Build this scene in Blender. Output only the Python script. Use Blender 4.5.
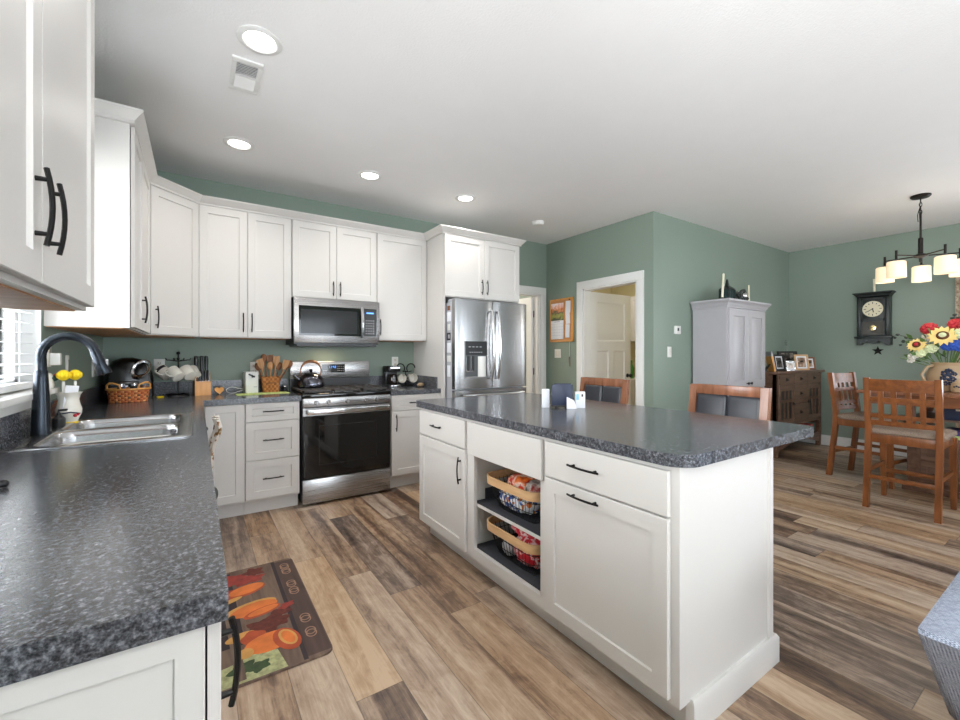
import bpy, bmesh, math, random
from mathutils import Vector, Matrix
random.seed(7)
PI = math.pi
sc = bpy.context.scene
for o in list(bpy.data.objects): bpy.data.objects.remove(o)
COL = sc.collection

# ---------------------------------------------------------------- camera
CAMZ, YAW = 1.255, 0.587
cd = bpy.data.cameras.new('camera'); cam = bpy.data.objects.new('camera', cd); COL.objects.link(cam)
cam.location = (0, 0, CAMZ); cam.rotation_euler = (PI/2, 0, -YAW)
cd.sensor_width = 36; cd.lens = 426*36/960; cd.shift_y = -6/960; cd.clip_start = .02
sc.camera = cam
# ---------------------------------------------------------------- world, lights, exposure
sc.view_settings.view_transform = 'Standard'; sc.view_settings.look = 'None'
sc.view_settings.gamma = 1; sc.view_settings.use_curve_mapping = False
sc.view_settings.exposure = 0.46
w = bpy.data.worlds.new('sky'); sc.world = w; w.use_nodes = True
bg = w.node_tree.nodes['Background']; bg.inputs[0].default_value = (.80, .90, 1, 1); bg.inputs[1].default_value = 5.0
sc.cycles.max_bounces = 10; sc.cycles.diffuse_bounces = 6; sc.cycles.glossy_bounces = 4
sc.cycles.transmission_bounces = 6; sc.cycles.transparent_max_bounces = 8
sc.cycles.sample_clamp_indirect = 6; sc.cycles.caustics_reflective = False; sc.cycles.caustics_refractive = False

def area(name, loc, rot, sx, sy, power, color=(1, 1, 1), spread=180):
    l = bpy.data.lights.new(name, 'AREA'); l.shape = 'RECTANGLE'; l.size = sx; l.size_y = sy
    l.energy = power; l.color = color; l.spread = math.radians(spread)
    o = bpy.data.objects.new(name, l); COL.objects.link(o); o.location = loc; o.rotation_euler = rot
    return o
DAY = (.975, .985, 1.0)
area('patio_daylight', (1.6, -3.9, 1.15), (PI/2+.75, 0, 0), 3.0, 1.9, 22, DAY)          # faces +Y and up, like daylight off the patio
area('rear_window_daylight', (4.9, -3.9, 1.4), (PI/2+.6, 0, 0), 1.8, 1.4, 16, DAY)
area('side_fill_light', (-.56, -.90, 1.5), (PI/2+1.0, 0, -PI/2), 1.4, 1.2, 175, DAY)  # faces +X; fill added to lift the island front and door wall
area('kitchen_window_daylight', (-.86, 2.30, 1.70), (PI/2, 0, -PI/2), 1.1, 1.25, 66, DAY)   # sky just outside the sink window
area('dining_window_daylight', (7.15, -.5, 1.4), (PI/2+.35, 0, PI/2), 1.8, 1.3, 15, DAY)    # faces -X
area('hall_fill_light', (2.9, 5.9, 2.7), (0, 0, 0), .5, .5, 40, (1, .95, .88))  # unseen light added to brighten the hall beyond the back doorway
area('pantry_fill_light', (5.0, 3.7, 2.7), (0, 0, 0), .4, .4, 12, (1, .93, .82))  # added fill for the room behind the white door, no fitting there

# ---------------------------------------------------------------- materials
def lin(c):
    c = c/255.
    return c/12.92 if c <= .04045 else ((c+.055)/1.055)**2.4
def rgb(r, g, b): return (lin(r), lin(g), lin(b), 1)
def newmat(name):
    m = bpy.data.materials.new(name); m.use_nodes = True
    return m, m.node_tree, m.node_tree.nodes['Principled BSDF']
def nd(nt, typ, **kw):
    n = nt.nodes.new(typ)
    for k, v in kw.items(): setattr(n, k, v)
    return n
def pbr(name, col, rough=.5, metal=0, var=.04, scale=12, bump=0, bscale=60, emit=None, estr=0, coat=0, trans=0, stretch=(1, 1, 1), spec=.5):
    m, nt, b = newmat(name)
    b.inputs['Roughness'].default_value = rough; b.inputs['Metallic'].default_value = metal
    b.inputs['Specular IOR Level'].default_value = spec
    b.inputs['Coat Weight'].default_value = coat; b.inputs['Transmission Weight'].default_value = trans
    tc = nd(nt, 'ShaderNodeTexCoord'); mp = nd(nt, 'ShaderNodeMapping'); mp.inputs['Scale'].default_value = stretch
    nt.links.new(tc.outputs['Object'], mp.inputs['Vector'])
    ns = nd(nt, 'ShaderNodeTexNoise'); ns.inputs['Scale'].default_value = scale; ns.inputs['Detail'].default_value = 4
    nt.links.new(mp.outputs['Vector'], ns.inputs['Vector'])
    mx = nd(nt, 'ShaderNodeMix', data_type='RGBA')
    lo = tuple(max(0, c*(1-var*2)) for c in col[:3])+(1,); hi = tuple(min(1, c*(1+var*2)) for c in col[:3])+(1,)
    mx.inputs[6].default_value = lo; mx.inputs[7].default_value = hi
    nt.links.new(ns.outputs['Fac'], mx.inputs[0]); nt.links.new(mx.outputs[2], b.inputs['Base Color'])
    if bump:
        n2 = nd(nt, 'ShaderNodeTexNoise'); n2.inputs['Scale'].default_value = bscale; n2.inputs['Detail'].default_value = 3
        nt.links.new(mp.outputs['Vector'], n2.inputs['Vector'])
        bp = nd(nt, 'ShaderNodeBump'); bp.inputs['Strength'].default_value = bump; bp.inputs['Distance'].default_value = .004
        nt.links.new(n2.outputs['Fac'], bp.inputs['Height']); nt.links.new(bp.outputs['Normal'], b.inputs['Normal'])
    if emit:
        b.inputs['Emission Color'].default_value = emit; b.inputs['Emission Strength'].default_value = estr
    return m
def ramp(nt, stops):
    r = nd(nt, 'ShaderNodeValToRGB'); e = r.color_ramp.elements
    while len(e) < len(stops): e.new(.5)
    for el, (p, c) in zip(e, stops): el.position = p; el.color = c
    return r
def mathn(nt, op, a, b=None):
    n = nd(nt, 'ShaderNodeMath', operation=op)
    for i, v in enumerate((a, b)):
        if v is None: continue
        if isinstance(v, (int, float)): n.inputs[i].default_value = v
        else: nt.links.new(v, n.inputs[i])
    return n.outputs[0]
def wood(name, c1, c2, rough=.35, axis='z', scale=9, bump=.05):
    m, nt, b = newmat(name); b.inputs['Roughness'].default_value = rough
    tc = nd(nt, 'ShaderNodeTexCoord'); mp = nd(nt, 'ShaderNodeMapping')
    s = {'x': (.12, 1, 1), 'y': (1, .12, 1), 'z': (1, 1, .12)}[axis]
    mp.inputs['Scale'].default_value = s; nt.links.new(tc.outputs['Object'], mp.inputs['Vector'])
    n1 = nd(nt, 'ShaderNodeTexNoise'); n1.inputs['Scale'].default_value = scale*4; n1.inputs['Detail'].default_value = 6; n1.inputs['Distortion'].default_value = .6
    nt.links.new(mp.outputs['Vector'], n1.inputs['Vector'])
    r = ramp(nt, [(.28, c1), (.72, c2)]); nt.links.new(n1.outputs['Fac'], r.inputs[0]); nt.links.new(r.outputs[0], b.inputs['Base Color'])
    bp = nd(nt, 'ShaderNodeBump'); bp.inputs['Strength'].default_value = bump; bp.inputs['Distance'].default_value = .002
    nt.links.new(n1.outputs['Fac'], bp.inputs['Height']); nt.links.new(bp.outputs['Normal'], b.inputs['Normal'])
    return m
def brushed(name, col, rough=.28, axis='x', metal=1.0):
    m, nt, b = newmat(name); b.inputs['Metallic'].default_value = metal; b.inputs['Roughness'].default_value = rough
    tc = nd(nt, 'ShaderNodeTexCoord'); mp = nd(nt, 'ShaderNodeMapping')
    mp.inputs['Scale'].default_value = {'x': (1, 60, 200), 'z': (200, 60, 1)}[axis]; nt.links.new(tc.outputs['Object'], mp.inputs['Vector'])
    n1 = nd(nt, 'ShaderNodeTexNoise'); n1.inputs['Scale'].default_value = 3; n1.inputs['Detail'].default_value = 3
    nt.links.new(mp.outputs['Vector'], n1.inputs['Vector'])
    lo = tuple(c*.85 for c in col[:3])+(1,)
    r = ramp(nt, [(.3, lo), (.7, col)]); nt.links.new(n1.outputs['Fac'], r.inputs[0]); nt.links.new(r.outputs[0], b.inputs['Base Color'])
    rr = nd(nt, 'ShaderNodeMapRange'); rr.inputs['To Min'].default_value = rough*.8; rr.inputs['To Max'].default_value = rough*1.25
    nt.links.new(n1.outputs['Fac'], rr.inputs[0]); nt.links.new(rr.outputs[0], b.inputs['Roughness'])
    return m
def floor_mat():
    m, nt, b = newmat('plank_floor')
    ge = nd(nt, 'ShaderNodeNewGeometry'); sp = nd(nt, 'ShaderNodeSeparateXYZ'); nt.links.new(ge.outputs['Position'], sp.inputs[0])
    px = mathn(nt, 'DIVIDE', mathn(nt, 'ADD', sp.outputs[0], .06), .18)
    ix = mathn(nt, 'FLOOR', px); fx = mathn(nt, 'FRACT', px)
    wn = nd(nt, 'ShaderNodeTexWhiteNoise', noise_dimensions='1D'); nt.links.new(ix, wn.inputs['W'])
    py = mathn(nt, 'DIVIDE', mathn(nt, 'ADD', sp.outputs[1], mathn(nt, 'MULTIPLY', wn.outputs['Value'], 7.3)), 1.22)
    iy = mathn(nt, 'FLOOR', py); fy = mathn(nt, 'FRACT', py)
    cb = nd(nt, 'ShaderNodeCombineXYZ'); nt.links.new(ix, cb.inputs[0]); nt.links.new(iy, cb.inputs[1])
    w2 = nd(nt, 'ShaderNodeTexWhiteNoise', noise_dimensions='2D'); nt.links.new(cb.outputs[0], w2.inputs['Vector'])
    tone = w2.outputs['Value']
    # grain coordinates, shifted per plank
    cg = nd(nt, 'ShaderNodeCombineXYZ')
    nt.links.new(mathn(nt, 'MULTIPLY', sp.outputs[0], 1.0), cg.inputs[0])
    nt.links.new(mathn(nt, 'MULTIPLY', sp.outputs[1], .06), cg.inputs[1])
    nt.links.new(mathn(nt, 'MULTIPLY', tone, 37.), cg.inputs[2])
    g1 = nd(nt, 'ShaderNodeTexNoise'); g1.inputs['Scale'].default_value = 13; g1.inputs['Detail'].default_value = 5; g1.inputs['Distortion'].default_value = .35
    nt.links.new(cg.outputs[0], g1.inputs['Vector'])
    g2 = nd(nt, 'ShaderNodeTexNoise'); g2.inputs['Scale'].default_value = 120; g2.inputs['Detail'].default_value = 6; g2.inputs['Roughness'].default_value = .65
    nt.links.new(cg.outputs[0], g2.inputs['Vector'])
    cc = nd(nt, 'ShaderNodeCombineXYZ')
    nt.links.new(sp.outputs[0], cc.inputs[0]); nt.links.new(mathn(nt, 'MULTIPLY', sp.outputs[1], .42), cc.inputs[1]); nt.links.new(mathn(nt, 'MULTIPLY', tone, 11.), cc.inputs[2])
    g3 = nd(nt, 'ShaderNodeTexNoise'); g3.inputs['Scale'].default_value = 16; g3.inputs['Detail'].default_value = 8; g3.inputs['Roughness'].default_value = .68; g3.inputs['Distortion'].default_value = 1.2
    nt.links.new(cc.outputs[0], g3.inputs['Vector'])
    v = mathn(nt, 'ADD', mathn(nt, 'MULTIPLY', tone, .34), mathn(nt, 'MULTIPLY', g1.outputs['Fac'], 1.05))
    v = mathn(nt, 'ADD', v, mathn(nt, 'MULTIPLY', g2.outputs['Fac'], .46))
    v = mathn(nt, 'ADD', v, mathn(nt, 'MULTIPLY', g3.outputs['Fac'], .55))
    v = mathn(nt, 'SUBTRACT', v, .69)
    r = ramp(nt, FLOOR_STOPS)
    nt.links.new(v, r.inputs[0])
    # grey / warm shift per plank
    hs = nd(nt, 'ShaderNodeHueSaturation'); nt.links.new(r.outputs[0], hs.inputs['Color'])
    nt.links.new(mathn(nt, 'ADD', mathn(nt, 'MULTIPLY', w2.outputs['Color'], .45), .62), hs.inputs['Saturation'])
    # seams
    ed = mathn(nt, 'MINIMUM', mathn(nt, 'MULTIPLY', mathn(nt, 'MINIMUM', fx, mathn(nt, 'SUBTRACT', 1., fx)), .18),
               mathn(nt, 'MULTIPLY', mathn(nt, 'MINIMUM', fy, mathn(nt, 'SUBTRACT', 1., fy)), 1.22))
    sm = nd(nt, 'ShaderNodeMapRange'); sm.inputs['From Min'].default_value = .0006; sm.inputs['From Max'].default_value = .0022
    sm.inputs['To Min'].default_value = .45; sm.inputs['To Max'].default_value = 1; nt.links.new(ed, sm.inputs[0])
    mx = nd(nt, 'ShaderNodeMix', data_type='RGBA', blend_type='MULTIPLY'); mx.inputs[0].default_value = 1
    nt.links.new(hs.outputs[0], mx.inputs[6]); nt.links.new(sm.outputs[0], mx.inputs[7]); nt.links.new(mx.outputs[2], b.inputs['Base Color'])
    rr = nd(nt, 'ShaderNodeMapRange'); rr.inputs['To Min'].default_value = .30; rr.inputs['To Max'].default_value = .46
    nt.links.new(g2.outputs['Fac'], rr.inputs[0]); nt.links.new(rr.outputs[0], b.inputs['Roughness'])
    bp = nd(nt, 'ShaderNodeBump'); bp.inputs['Strength'].default_value = .12; bp.inputs['Distance'].default_value = .002
    nt.links.new(g2.outputs['Fac'], bp.inputs['Height']); nt.links.new(bp.outputs['Normal'], b.inputs['Normal'])
    return m
FLOOR_STOPS = [(.16, rgb(62, 44, 34)), (.36, rgb(112, 84, 62)), (.54, rgb(160, 129, 99)), (.78, rgb(192, 166, 138))]
def granite_mat(name='granite_laminate'):
    m, nt, b = newmat(name); b.inputs['Roughness'].default_value = .19; b.inputs['Specular IOR Level'].default_value = .5
    ge = nd(nt, 'ShaderNodeNewGeometry')
    n1 = nd(nt, 'ShaderNodeTexNoise'); n1.inputs['Scale'].default_value = 95; n1.inputs['Detail'].default_value = 5; n1.inputs['Roughness'].default_value = .62
    n2 = nd(nt, 'ShaderNodeTexNoise'); n2.inputs['Scale'].default_value = 330; n2.inputs['Detail'].default_value = 2
    n3 = nd(nt, 'ShaderNodeTexVoronoi'); n3.inputs['Scale'].default_value = 170
    for n in (n1, n2, n3): nt.links.new(ge.outputs['Position'], n.inputs['Vector'])
    v = mathn(nt, 'ADD', mathn(nt, 'MULTIPLY', n1.outputs['Fac'], .75), mathn(nt, 'MULTIPLY', n2.outputs['Fac'], .35))
    v = mathn(nt, 'SUBTRACT', v, mathn(nt, 'MULTIPLY', n3.outputs['Distance'], .10))
    r = ramp(nt, [(.37, rgb(36, 37, 41)), (.48, rgb(66, 68, 73)), (.57, rgb(96, 98, 104)), (.72, rgb(144, 146, 153))])
    nt.links.new(v, r.inputs[0]); nt.links.new(r.outputs[0], b.inputs['Base Color'])
    return m
def weave_mat(name, c1, c2, scale=260, rough=.9):
    m, nt, b = newmat(name); b.inputs['Roughness'].default_value = rough
    tc = nd(nt, 'ShaderNodeTexCoord')
    ck = nd(nt, 'ShaderNodeTexChecker'); ck.inputs['Scale'].default_value = scale
    nz = nd(nt, 'ShaderNodeTexNoise'); nz.inputs['Scale'].default_value = scale*.45; nz.inputs['Detail'].default_value = 3
    nt.links.new(tc.outputs['Object'], ck.inputs['Vector']); nt.links.new(tc.outputs['Object'], nz.inputs['Vector'])
    v = mathn(nt, 'ADD', mathn(nt, 'MULTIPLY', ck.outputs['Fac'], .35), mathn(nt, 'MULTIPLY', nz.outputs['Fac'], .65))
    r = ramp(nt, [(.25, c1), (.7, c2)]); nt.links.new(v, r.inputs[0]); nt.links.new(r.outputs[0], b.inputs['Base Color'])
    bp = nd(nt, 'ShaderNodeBump'); bp.inputs['Strength'].default_value = .5; bp.inputs['Distance'].default_value = .003
    nt.links.new(v, bp.inputs['Height']); nt.links.new(bp.outputs['Normal'], b.inputs['Normal'])
    return m
def glass_mat(name, tint=(1, 1, 1, 1), gl=.08):
    m, nt, b = newmat(name)
    tr = nd(nt, 'ShaderNodeBsdfTransparent'); tr.inputs[0].default_value = tint
    g = nd(nt, 'ShaderNodeBsdfGlossy'); g.inputs['Roughness'].default_value = .02
    fr = nd(nt, 'ShaderNodeFresnel'); fr.inputs[0].default_value = 1.45
    mx = nd(nt, 'ShaderNodeMixShader'); nt.links.new(fr.outputs[0], mx.inputs[0]); nt.links.new(tr.outputs[0], mx.inputs[1]); nt.links.new(g.outputs[0], mx.inputs[2])
    nt.links.new(mx.outputs[0], nt.nodes['Material Output'].inputs[0])
    return m
def pattern_mat(name, stops, scale=30, rough=.8, kind='noise'):
    m, nt, b = newmat(name); b.inputs['Roughness'].default_value = rough
    tc = nd(nt, 'ShaderNodeTexCoord')
    if kind == 'voronoi':
        n = nd(nt, 'ShaderNodeTexVoronoi'); n.inputs['Scale'].default_value = scale; out = n.outputs['Color']
        bwn = nd(nt, 'ShaderNodeRGBToBW'); nt.links.new(out, bwn.inputs[0]); out = bwn.outputs[0]
    else:
        n = nd(nt, 'ShaderNodeTexNoise'); n.inputs['Scale'].default_value = scale; n.inputs['Detail'].default_value = 3; out = n.outputs['Fac']
    nt.links.new(tc.outputs['Object'], n.inputs['Vector'])
    r = ramp(nt, stops); r.color_ramp.interpolation = 'CONSTANT' if kind == 'voronoi' else 'LINEAR'
    nt.links.new(out, r.inputs[0]); nt.links.new(r.outputs[0], b.inputs['Base Color'])
    return m
M = {}
M['green'] = pbr('sage_green_paint', rgb(131, 146, 134), .5, var=.012, scale=3, bump=.06, bscale=220)
M['ceil'] = pbr('white_ceiling_texture', rgb(235, 235, 235), .9, var=.01, scale=5, bump=.35, bscale=90)
M['cream'] = pbr('cream_paint', rgb(206, 196, 158), .7, var=.02)
M['beige'] = pbr('pale_beige_paint', rgb(214, 205, 190), .7, var=.02)
M['floor'] = floor_mat()
M['white'] = pbr('white_cabinet_paint', rgb(206, 203, 199), .38, var=.006, scale=4)
M['trim'] = pbr('white_trim_paint', rgb(222, 222, 220), .4, var=.006)
M['granite'] = granite_mat()
M['black'] = pbr('matte_black_metal', rgb(26, 25, 25), .38, metal=.6, var=.05)
M['bronze'] = pbr('dark_bronze_metal', rgb(40, 36, 33), .42, metal=.7, var=.06)
M['faucet'] = pbr('slate_metal', rgb(50, 55, 62), .26, metal=.85, var=.05)
M['steel'] = brushed('stainless_steel', rgb(176, 174, 173), .27, 'x')
M['steelv'] = brushed('stainless_steel_vertical', rgb(165, 164, 164), .24, 'z')
M['chrome'] = pbr('polished_metal', rgb(214, 214, 216), .14, metal=1, var=.01)
M['sink'] = brushed('sink_steel', rgb(190, 190, 192), .22, 'x')
M['bglass'] = pbr('black_oven_glass', rgb(16, 17, 18), .05, var=.02, spec=.7)
M['bplastic'] = pbr('black_plastic', rgb(20, 20, 22), .3, var=.05)
M['iron'] = pbr('cast_iron', rgb(70, 66, 64), .5, metal=.3, var=.1, bump=.2, bscale=200)
M['wplastic'] = pbr('white_plastic', rgb(222, 222, 218), .4, var=.01)
M['ceramic'] = pbr('white_ceramic', rgb(226, 222, 212), .16, var=.015, coat=.4)
M['under'] = wood('maple_cabinet_underside', rgb(172, 122, 82), rgb(196, 148, 106), .5, 'y')
M['block'] = wood('honey_beech', rgb(206, 138, 62), rgb(226, 164, 88), .35, 'z')
M['oak'] = wood('honey_oak', rgb(96, 54, 26), rgb(140, 84, 44), .3, 'z', 6)
M['oakx'] = wood('honey_oak_cross', rgb(96, 54, 26), rgb(140, 84, 44), .3, 'y', 6)
M['cherry'] = wood('reddish_brown_wood', rgb(112, 70, 48), rgb(150, 102, 76), .25, 'z', 6)
M['walnut'] = wood('brown_mission_wood', rgb(84, 60, 48), rgb(122, 92, 74), .4, 'x', 6)
M['darkwood'] = wood('black_green_wood', rgb(18, 26, 26), rgb(34, 44, 42), .35, 'z', 6)
M['spoon'] = wood('wooden_utensil', rgb(176, 122, 74), rgb(208, 160, 110), .55, 'z')
M['spoond'] = wood('dark_wooden_utensil', rgb(120, 74, 42), rgb(156, 104, 64), .55, 'z')
M['leather'] = pbr('black_leather', rgb(44, 46, 52), .34, var=.08, scale=30, bump=.25, bscale=160)
M['seat'] = weave_mat('taupe_upholstery', rgb(112, 94, 80), rgb(158, 140, 124), 220)
M['tweed'] = weave_mat('grey_tweed', rgb(98, 106, 122), rgb(176, 184, 200), 260)
M['greypaint'] = pbr('grey_painted_wood', rgb(170, 168, 172), .4, var=.02)
M['cork'] = pbr('cork', rgb(196, 142, 92), .9, var=.12, scale=90)
M['paper'] = pbr('white_paper', rgb(228, 230, 236), .8, var=.01)
M['lemon'] = pbr('yellow_foam', rgb(246, 210, 24), .7, var=.05, bump=.3)
M['basket'] = weave_mat('woven_wicker', rgb(150, 82, 40), rgb(206, 132, 76), 110, .7)
M['rattan'] = wood('rattan_band', rgb(190, 148, 104), rgb(216, 178, 134), .6, 'x')
M['wire'] = pbr('black_wire', rgb(24, 24, 26), .5, var=.05)
M['liner'] = pbr('charcoal_shelf_liner', rgb(52, 54, 60), .8, var=.05, bump=.2, bscale=300)
M['lens'] = pbr('lit_lamp_lens', rgb(255, 252, 244), .5, emit=(1, .97, .92, 1), estr=4)
M['shade'] = pbr('lit_opal_glass', rgb(226, 214, 190), .4, emit=(1, .74, .44, 1), estr=.42)
M['glass'] = glass_mat('clear_glass')
M['blind'] = pbr('white_blind_slat', rgb(236, 238, 240), .45, var=.01)
M['red'] = pbr('red_petals', rgb(170, 24, 40), .6, var=.15)
M['blue'] = pbr('blue_petals', rgb(36, 78, 170), .6, var=.2)
M['sun'] = pbr('sunflower_petals', rgb(240, 206, 130), .6, var=.12)
M['leaf'] = pbr('green_leaves', rgb(80, 112, 52), .6, var=.3)
M['palegreen'] = pbr('pale_green_blooms', rgb(206, 214, 170), .6, var=.12)
M['plum'] = pbr('plum_petals', rgb(96, 26, 66), .6, var=.15)
M['brown'] = pbr('dark_brown_seeds', rgb(92, 50, 24), .8, var=.2, bump=.4)
M['stone'] = pbr('tan_stoneware', rgb(172, 146, 114), .3, var=.06)
M['navy'] = pbr('navy_glaze', rgb(34, 44, 68), .45, var=.08)
M['orange'] = pbr('orange_wax', rgb(204, 96, 42), .5, var=.05)
M['wax'] = pbr('ivory_wax', rgb(228, 220, 196), .5, var=.03)

def cell_weave(name, cols, nang, zs, rough=.7):
    """over-under weave on a round or boxy basket: cells by angle and height"""
    m, nt, b = newmat(name); b.inputs['Roughness'].default_value = rough
    tc = nd(nt, 'ShaderNodeTexCoord'); sp = nd(nt, 'ShaderNodeSeparateXYZ'); nt.links.new(tc.outputs['Object'], sp.inputs[0])
    an = mathn(nt, 'MULTIPLY', mathn(nt, 'ARCTAN2', sp.outputs[1], sp.outputs[0]), nang/6.28319)
    zz = mathn(nt, 'DIVIDE', sp.outputs[2], zs)
    ia = mathn(nt, 'FLOOR', an); iz = mathn(nt, 'FLOOR', zz)
    cb = nd(nt, 'ShaderNodeCombineXYZ'); nt.links.new(ia, cb.inputs[0]); nt.links.new(iz, cb.inputs[1])
    wn = nd(nt, 'ShaderNodeTexWhiteNoise', noise_dimensions='2D'); nt.links.new(cb.outputs[0], wn.inputs['Vector'])
    par = mathn(nt, 'MODULO', mathn(nt, 'ADD', mathn(nt, 'ADD', ia, iz), 200.), 2.)
    v = mathn(nt, 'ADD', mathn(nt, 'MULTIPLY', par, .5), mathn(nt, 'MULTIPLY', wn.outputs['Value'], .5))
    r = ramp(nt, cols); nt.links.new(v, r.inputs[0]); nt.links.new(r.outputs[0], b.inputs['Base Color'])
    fa = mathn(nt, 'FRACT', an); fz = mathn(nt, 'FRACT', zz)
    h = mathn(nt, 'MULTIPLY', mathn(nt, 'SINE', mathn(nt, 'MULTIPLY', fa, 3.1416)), mathn(nt, 'SINE', mathn(nt, 'MULTIPLY', fz, 3.1416)))
    bp = nd(nt, 'ShaderNodeBump'); bp.inputs['Strength'].default_value = .8; bp.inputs['Distance'].default_value = .004
    nt.links.new(h, bp.inputs['Height']); nt.links.new(bp.outputs['Normal'], b.inputs['Normal'])
    return m
M['basket'] = cell_weave('woven_brown_splint', [(.0, rgb(150, 84, 44)), (.3, rgb(176, 106, 58)), (.55, rgb(196, 126, 72)), (.9, rgb(214, 146, 88))], 26, .021)
# ---------------------------------------------------------------- mesh helpers
class MB:
    """collects shapes into one mesh"""
    def __init__(s): s.bm = bmesh.new(); s.mats = []; s.cur = 0
    def mat(s, m):
        if m not in s.mats: s.mats.append(m)
        s.cur = s.mats.index(m); return s
    def _f(s, vs):
        try:
            f = s.bm.faces.new(vs); f.material_index = s.cur; return f
        except ValueError: return None
    def box(s, x0, x1, y0, y1, z0, z1, bev=0, tm=None):
        vs = [s.bm.verts.new((x, y, z)) for x in (x0, x1) for y in (y0, y1) for z in (z0, z1)]
        fs = [s._f([vs[i] for i in q]) for q in ((0, 1, 3, 2), (4, 6, 7, 5), (0, 4, 5, 1), (2, 3, 7, 6), (0, 2, 6, 4), (1, 5, 7, 3))]
        if bev:
            es = list({e for f in fs for e in f.edges})
            r = bmesh.ops.bevel(s.bm, geom=es, offset=bev, segments=2, affect='EDGES', profile=.5)
            vs = list({v for f in r['faces'] for v in f.verts} | {v for v in vs if v.is_valid})
            for f in r['faces']: f.material_index = s.cur
        if tm is not None: bmesh.ops.transform(s.bm, matrix=tm, verts=[v for v in vs if v.is_valid])
        return s
    def loft(s, loops, cap=(True, True), closed=True):
        rows = [[s.bm.verts.new(p) for p in lp] for lp in loops]
        n = len(rows[0])
        for a, b in zip(rows[:-1], rows[1:]):
            for i in range(n if closed else n-1):
                j = (i+1) % n; s._f([a[i], a[j], b[j], b[i]])
        if cap[0]: s._f(list(reversed(rows[0])))
        if cap[1]: s._f(rows[-1])
        return s
    def prism(s, poly, z0, z1):
        return s.loft([[(x, y, z0) for x, y in poly], [(x, y, z1) for x, y in poly]])
    def prism_y(s, poly, y0, y1):           # polygon in x,z
        return s.loft([[(x, y0, z) for x, z in poly], [(x, y1, z) for x, z in poly]])
    def prism_x(s, poly, x0, x1):           # polygon in y,z
        return s.loft([[(x0, y, z) for y, z in poly], [(x1, y, z) for y, z in poly]])
    def tube(s, pts, r, seg=8, cap=True, closed=False, squash=1.0):
        pts = [Vector(p) for p in pts]; n = len(pts)
        rs = r if isinstance(r, (list, tuple)) else [r]*n
        loops = []; up = None
        for i, p in enumerate(pts):
            if closed: t = pts[(i+1) % n]-pts[i-1]
            else: t = pts[min(i+1, n-1)]-pts[max(i-1, 0)]
            t.normalize()
            if up is None:
                up = Vector((0, 0, 1)) if abs(t.z) < .9 else Vector((0, 1, 0))
            a = t.cross(up)
            if a.length < 1e-5: a = t.orthogonal()
            a.normalize(); b = a.cross(t); b.normalize(); up = b
            loops.append([tuple(p+(a*math.cos(2*PI*(k+.5)/seg)+b*math.sin(2*PI*(k+.5)/seg)*squash)*rs[i]) for k in range(seg)])
        if closed: loops.append(loops[0]); cap = False
        return s.loft(loops, (cap, cap))
    def cyl(s, p0, p1, r0, r1=None, seg=20): return s.tube([p0, p1], [r0, r0 if r1 is None else r1], seg)
    def lathe(s, prof, c=(0, 0, 0), seg=28, cap=(True, True), sx=1, sy=1):
        return s.loft([[(c[0]+r*sx*math.cos(2*PI*k/seg), c[1]+r*sy*math.sin(2*PI*k/seg), c[2]+z) for k in range(seg)] for r, z in prof], cap)
    def sphere(s, c, r, seg=14, rings=8, sz=1, sx=1, sy=1):
        prof = [(max(1e-4, r*math.sin(PI*i/rings)), -r*sz*math.cos(PI*i/rings)) for i in range(rings+1)]
        return s.lathe(prof, c, seg, (True, True), sx, sy)
    def panel(s, x0, x1, z0, z1, y, t=.02, rail=.058, rec=.009, lip=.008, raised=0):
        """framed door slab: front at y, thickness t behind it, panel recessed"""
        def ring(dx, yy): return [(x0+dx, yy, z0+dx), (x1-dx, yy, z0+dx), (x1-dx, yy, z1-dx), (x0+dx, yy, z1-dx)]
        lp = [ring(0, y+t), ring(0, y+.002), ring(.002, y)]
        if rail:
            lp += [ring(rail, y), ring(rail+lip*.3, y+rec)]
            if raised: lp += [ring(rail+.012, y+rec), ring(rail+.03, y+rec-raised)]
        return s.loft(lp)
    def xf(s, mtx): bmesh.ops.transform(s.bm, matrix=mtx, verts=s.bm.verts[:]); return s
    def build(s, name, m=None, parent=None, loc=(0, 0, 0), rot=(0, 0, 0), world=False, ang=38, smooth=True):
        bm = s.bm
        bmesh.ops.recalc_face_normals(bm, faces=bm.faces[:])
        if smooth:
            ca = math.radians(ang)
            for e in bm.edges:
                e.smooth = len(e.link_faces) == 2 and e.calc_face_angle(0) < ca
            for f in bm.faces: f.smooth = True
        if world and parent is not None:
            bmesh.ops.transform(bm, matrix=wmat(parent).inverted(), verts=bm.verts[:])
        me = bpy.data.meshes.new(name); bm.to_mesh(me); bm.free()
        for q in (s.mats or [m]): me.materials.append(M[q] if isinstance(q, str) else q)
        o = bpy.data.objects.new(name, me); COL.objects.link(o)
        o.location = loc; o.rotation_euler = rot
        if parent is not None: o.parent = parent
        return o
def wmat(o):
    m = Matrix.LocRotScale(o.location, o.rotation_euler, None)
    return wmat(o.parent) @ m if o.parent else m
def tag(o, label, cat, group=None):
    o['label'] = label; o['category'] = cat
    if group: o['group'] = group
    return o
def thing(name, label, cat, loc=(0, 0, 0), rz=0, group=None):
    o = bpy.data.objects.new(name, None); COL.objects.link(o); o.empty_display_size = .05
    o.location = loc; o.rotation_euler = (0, 0, rz)
    return tag(o, label, cat, group)
def struct(o): o['kind'] = 'structure'; return o
def copy_tree(o, parent=None):
    c = o.copy(); COL.objects.link(c)
    if parent is not None: c.parent = parent
    for ch in list(o.children): copy_tree(ch, c)
    return c
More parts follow.
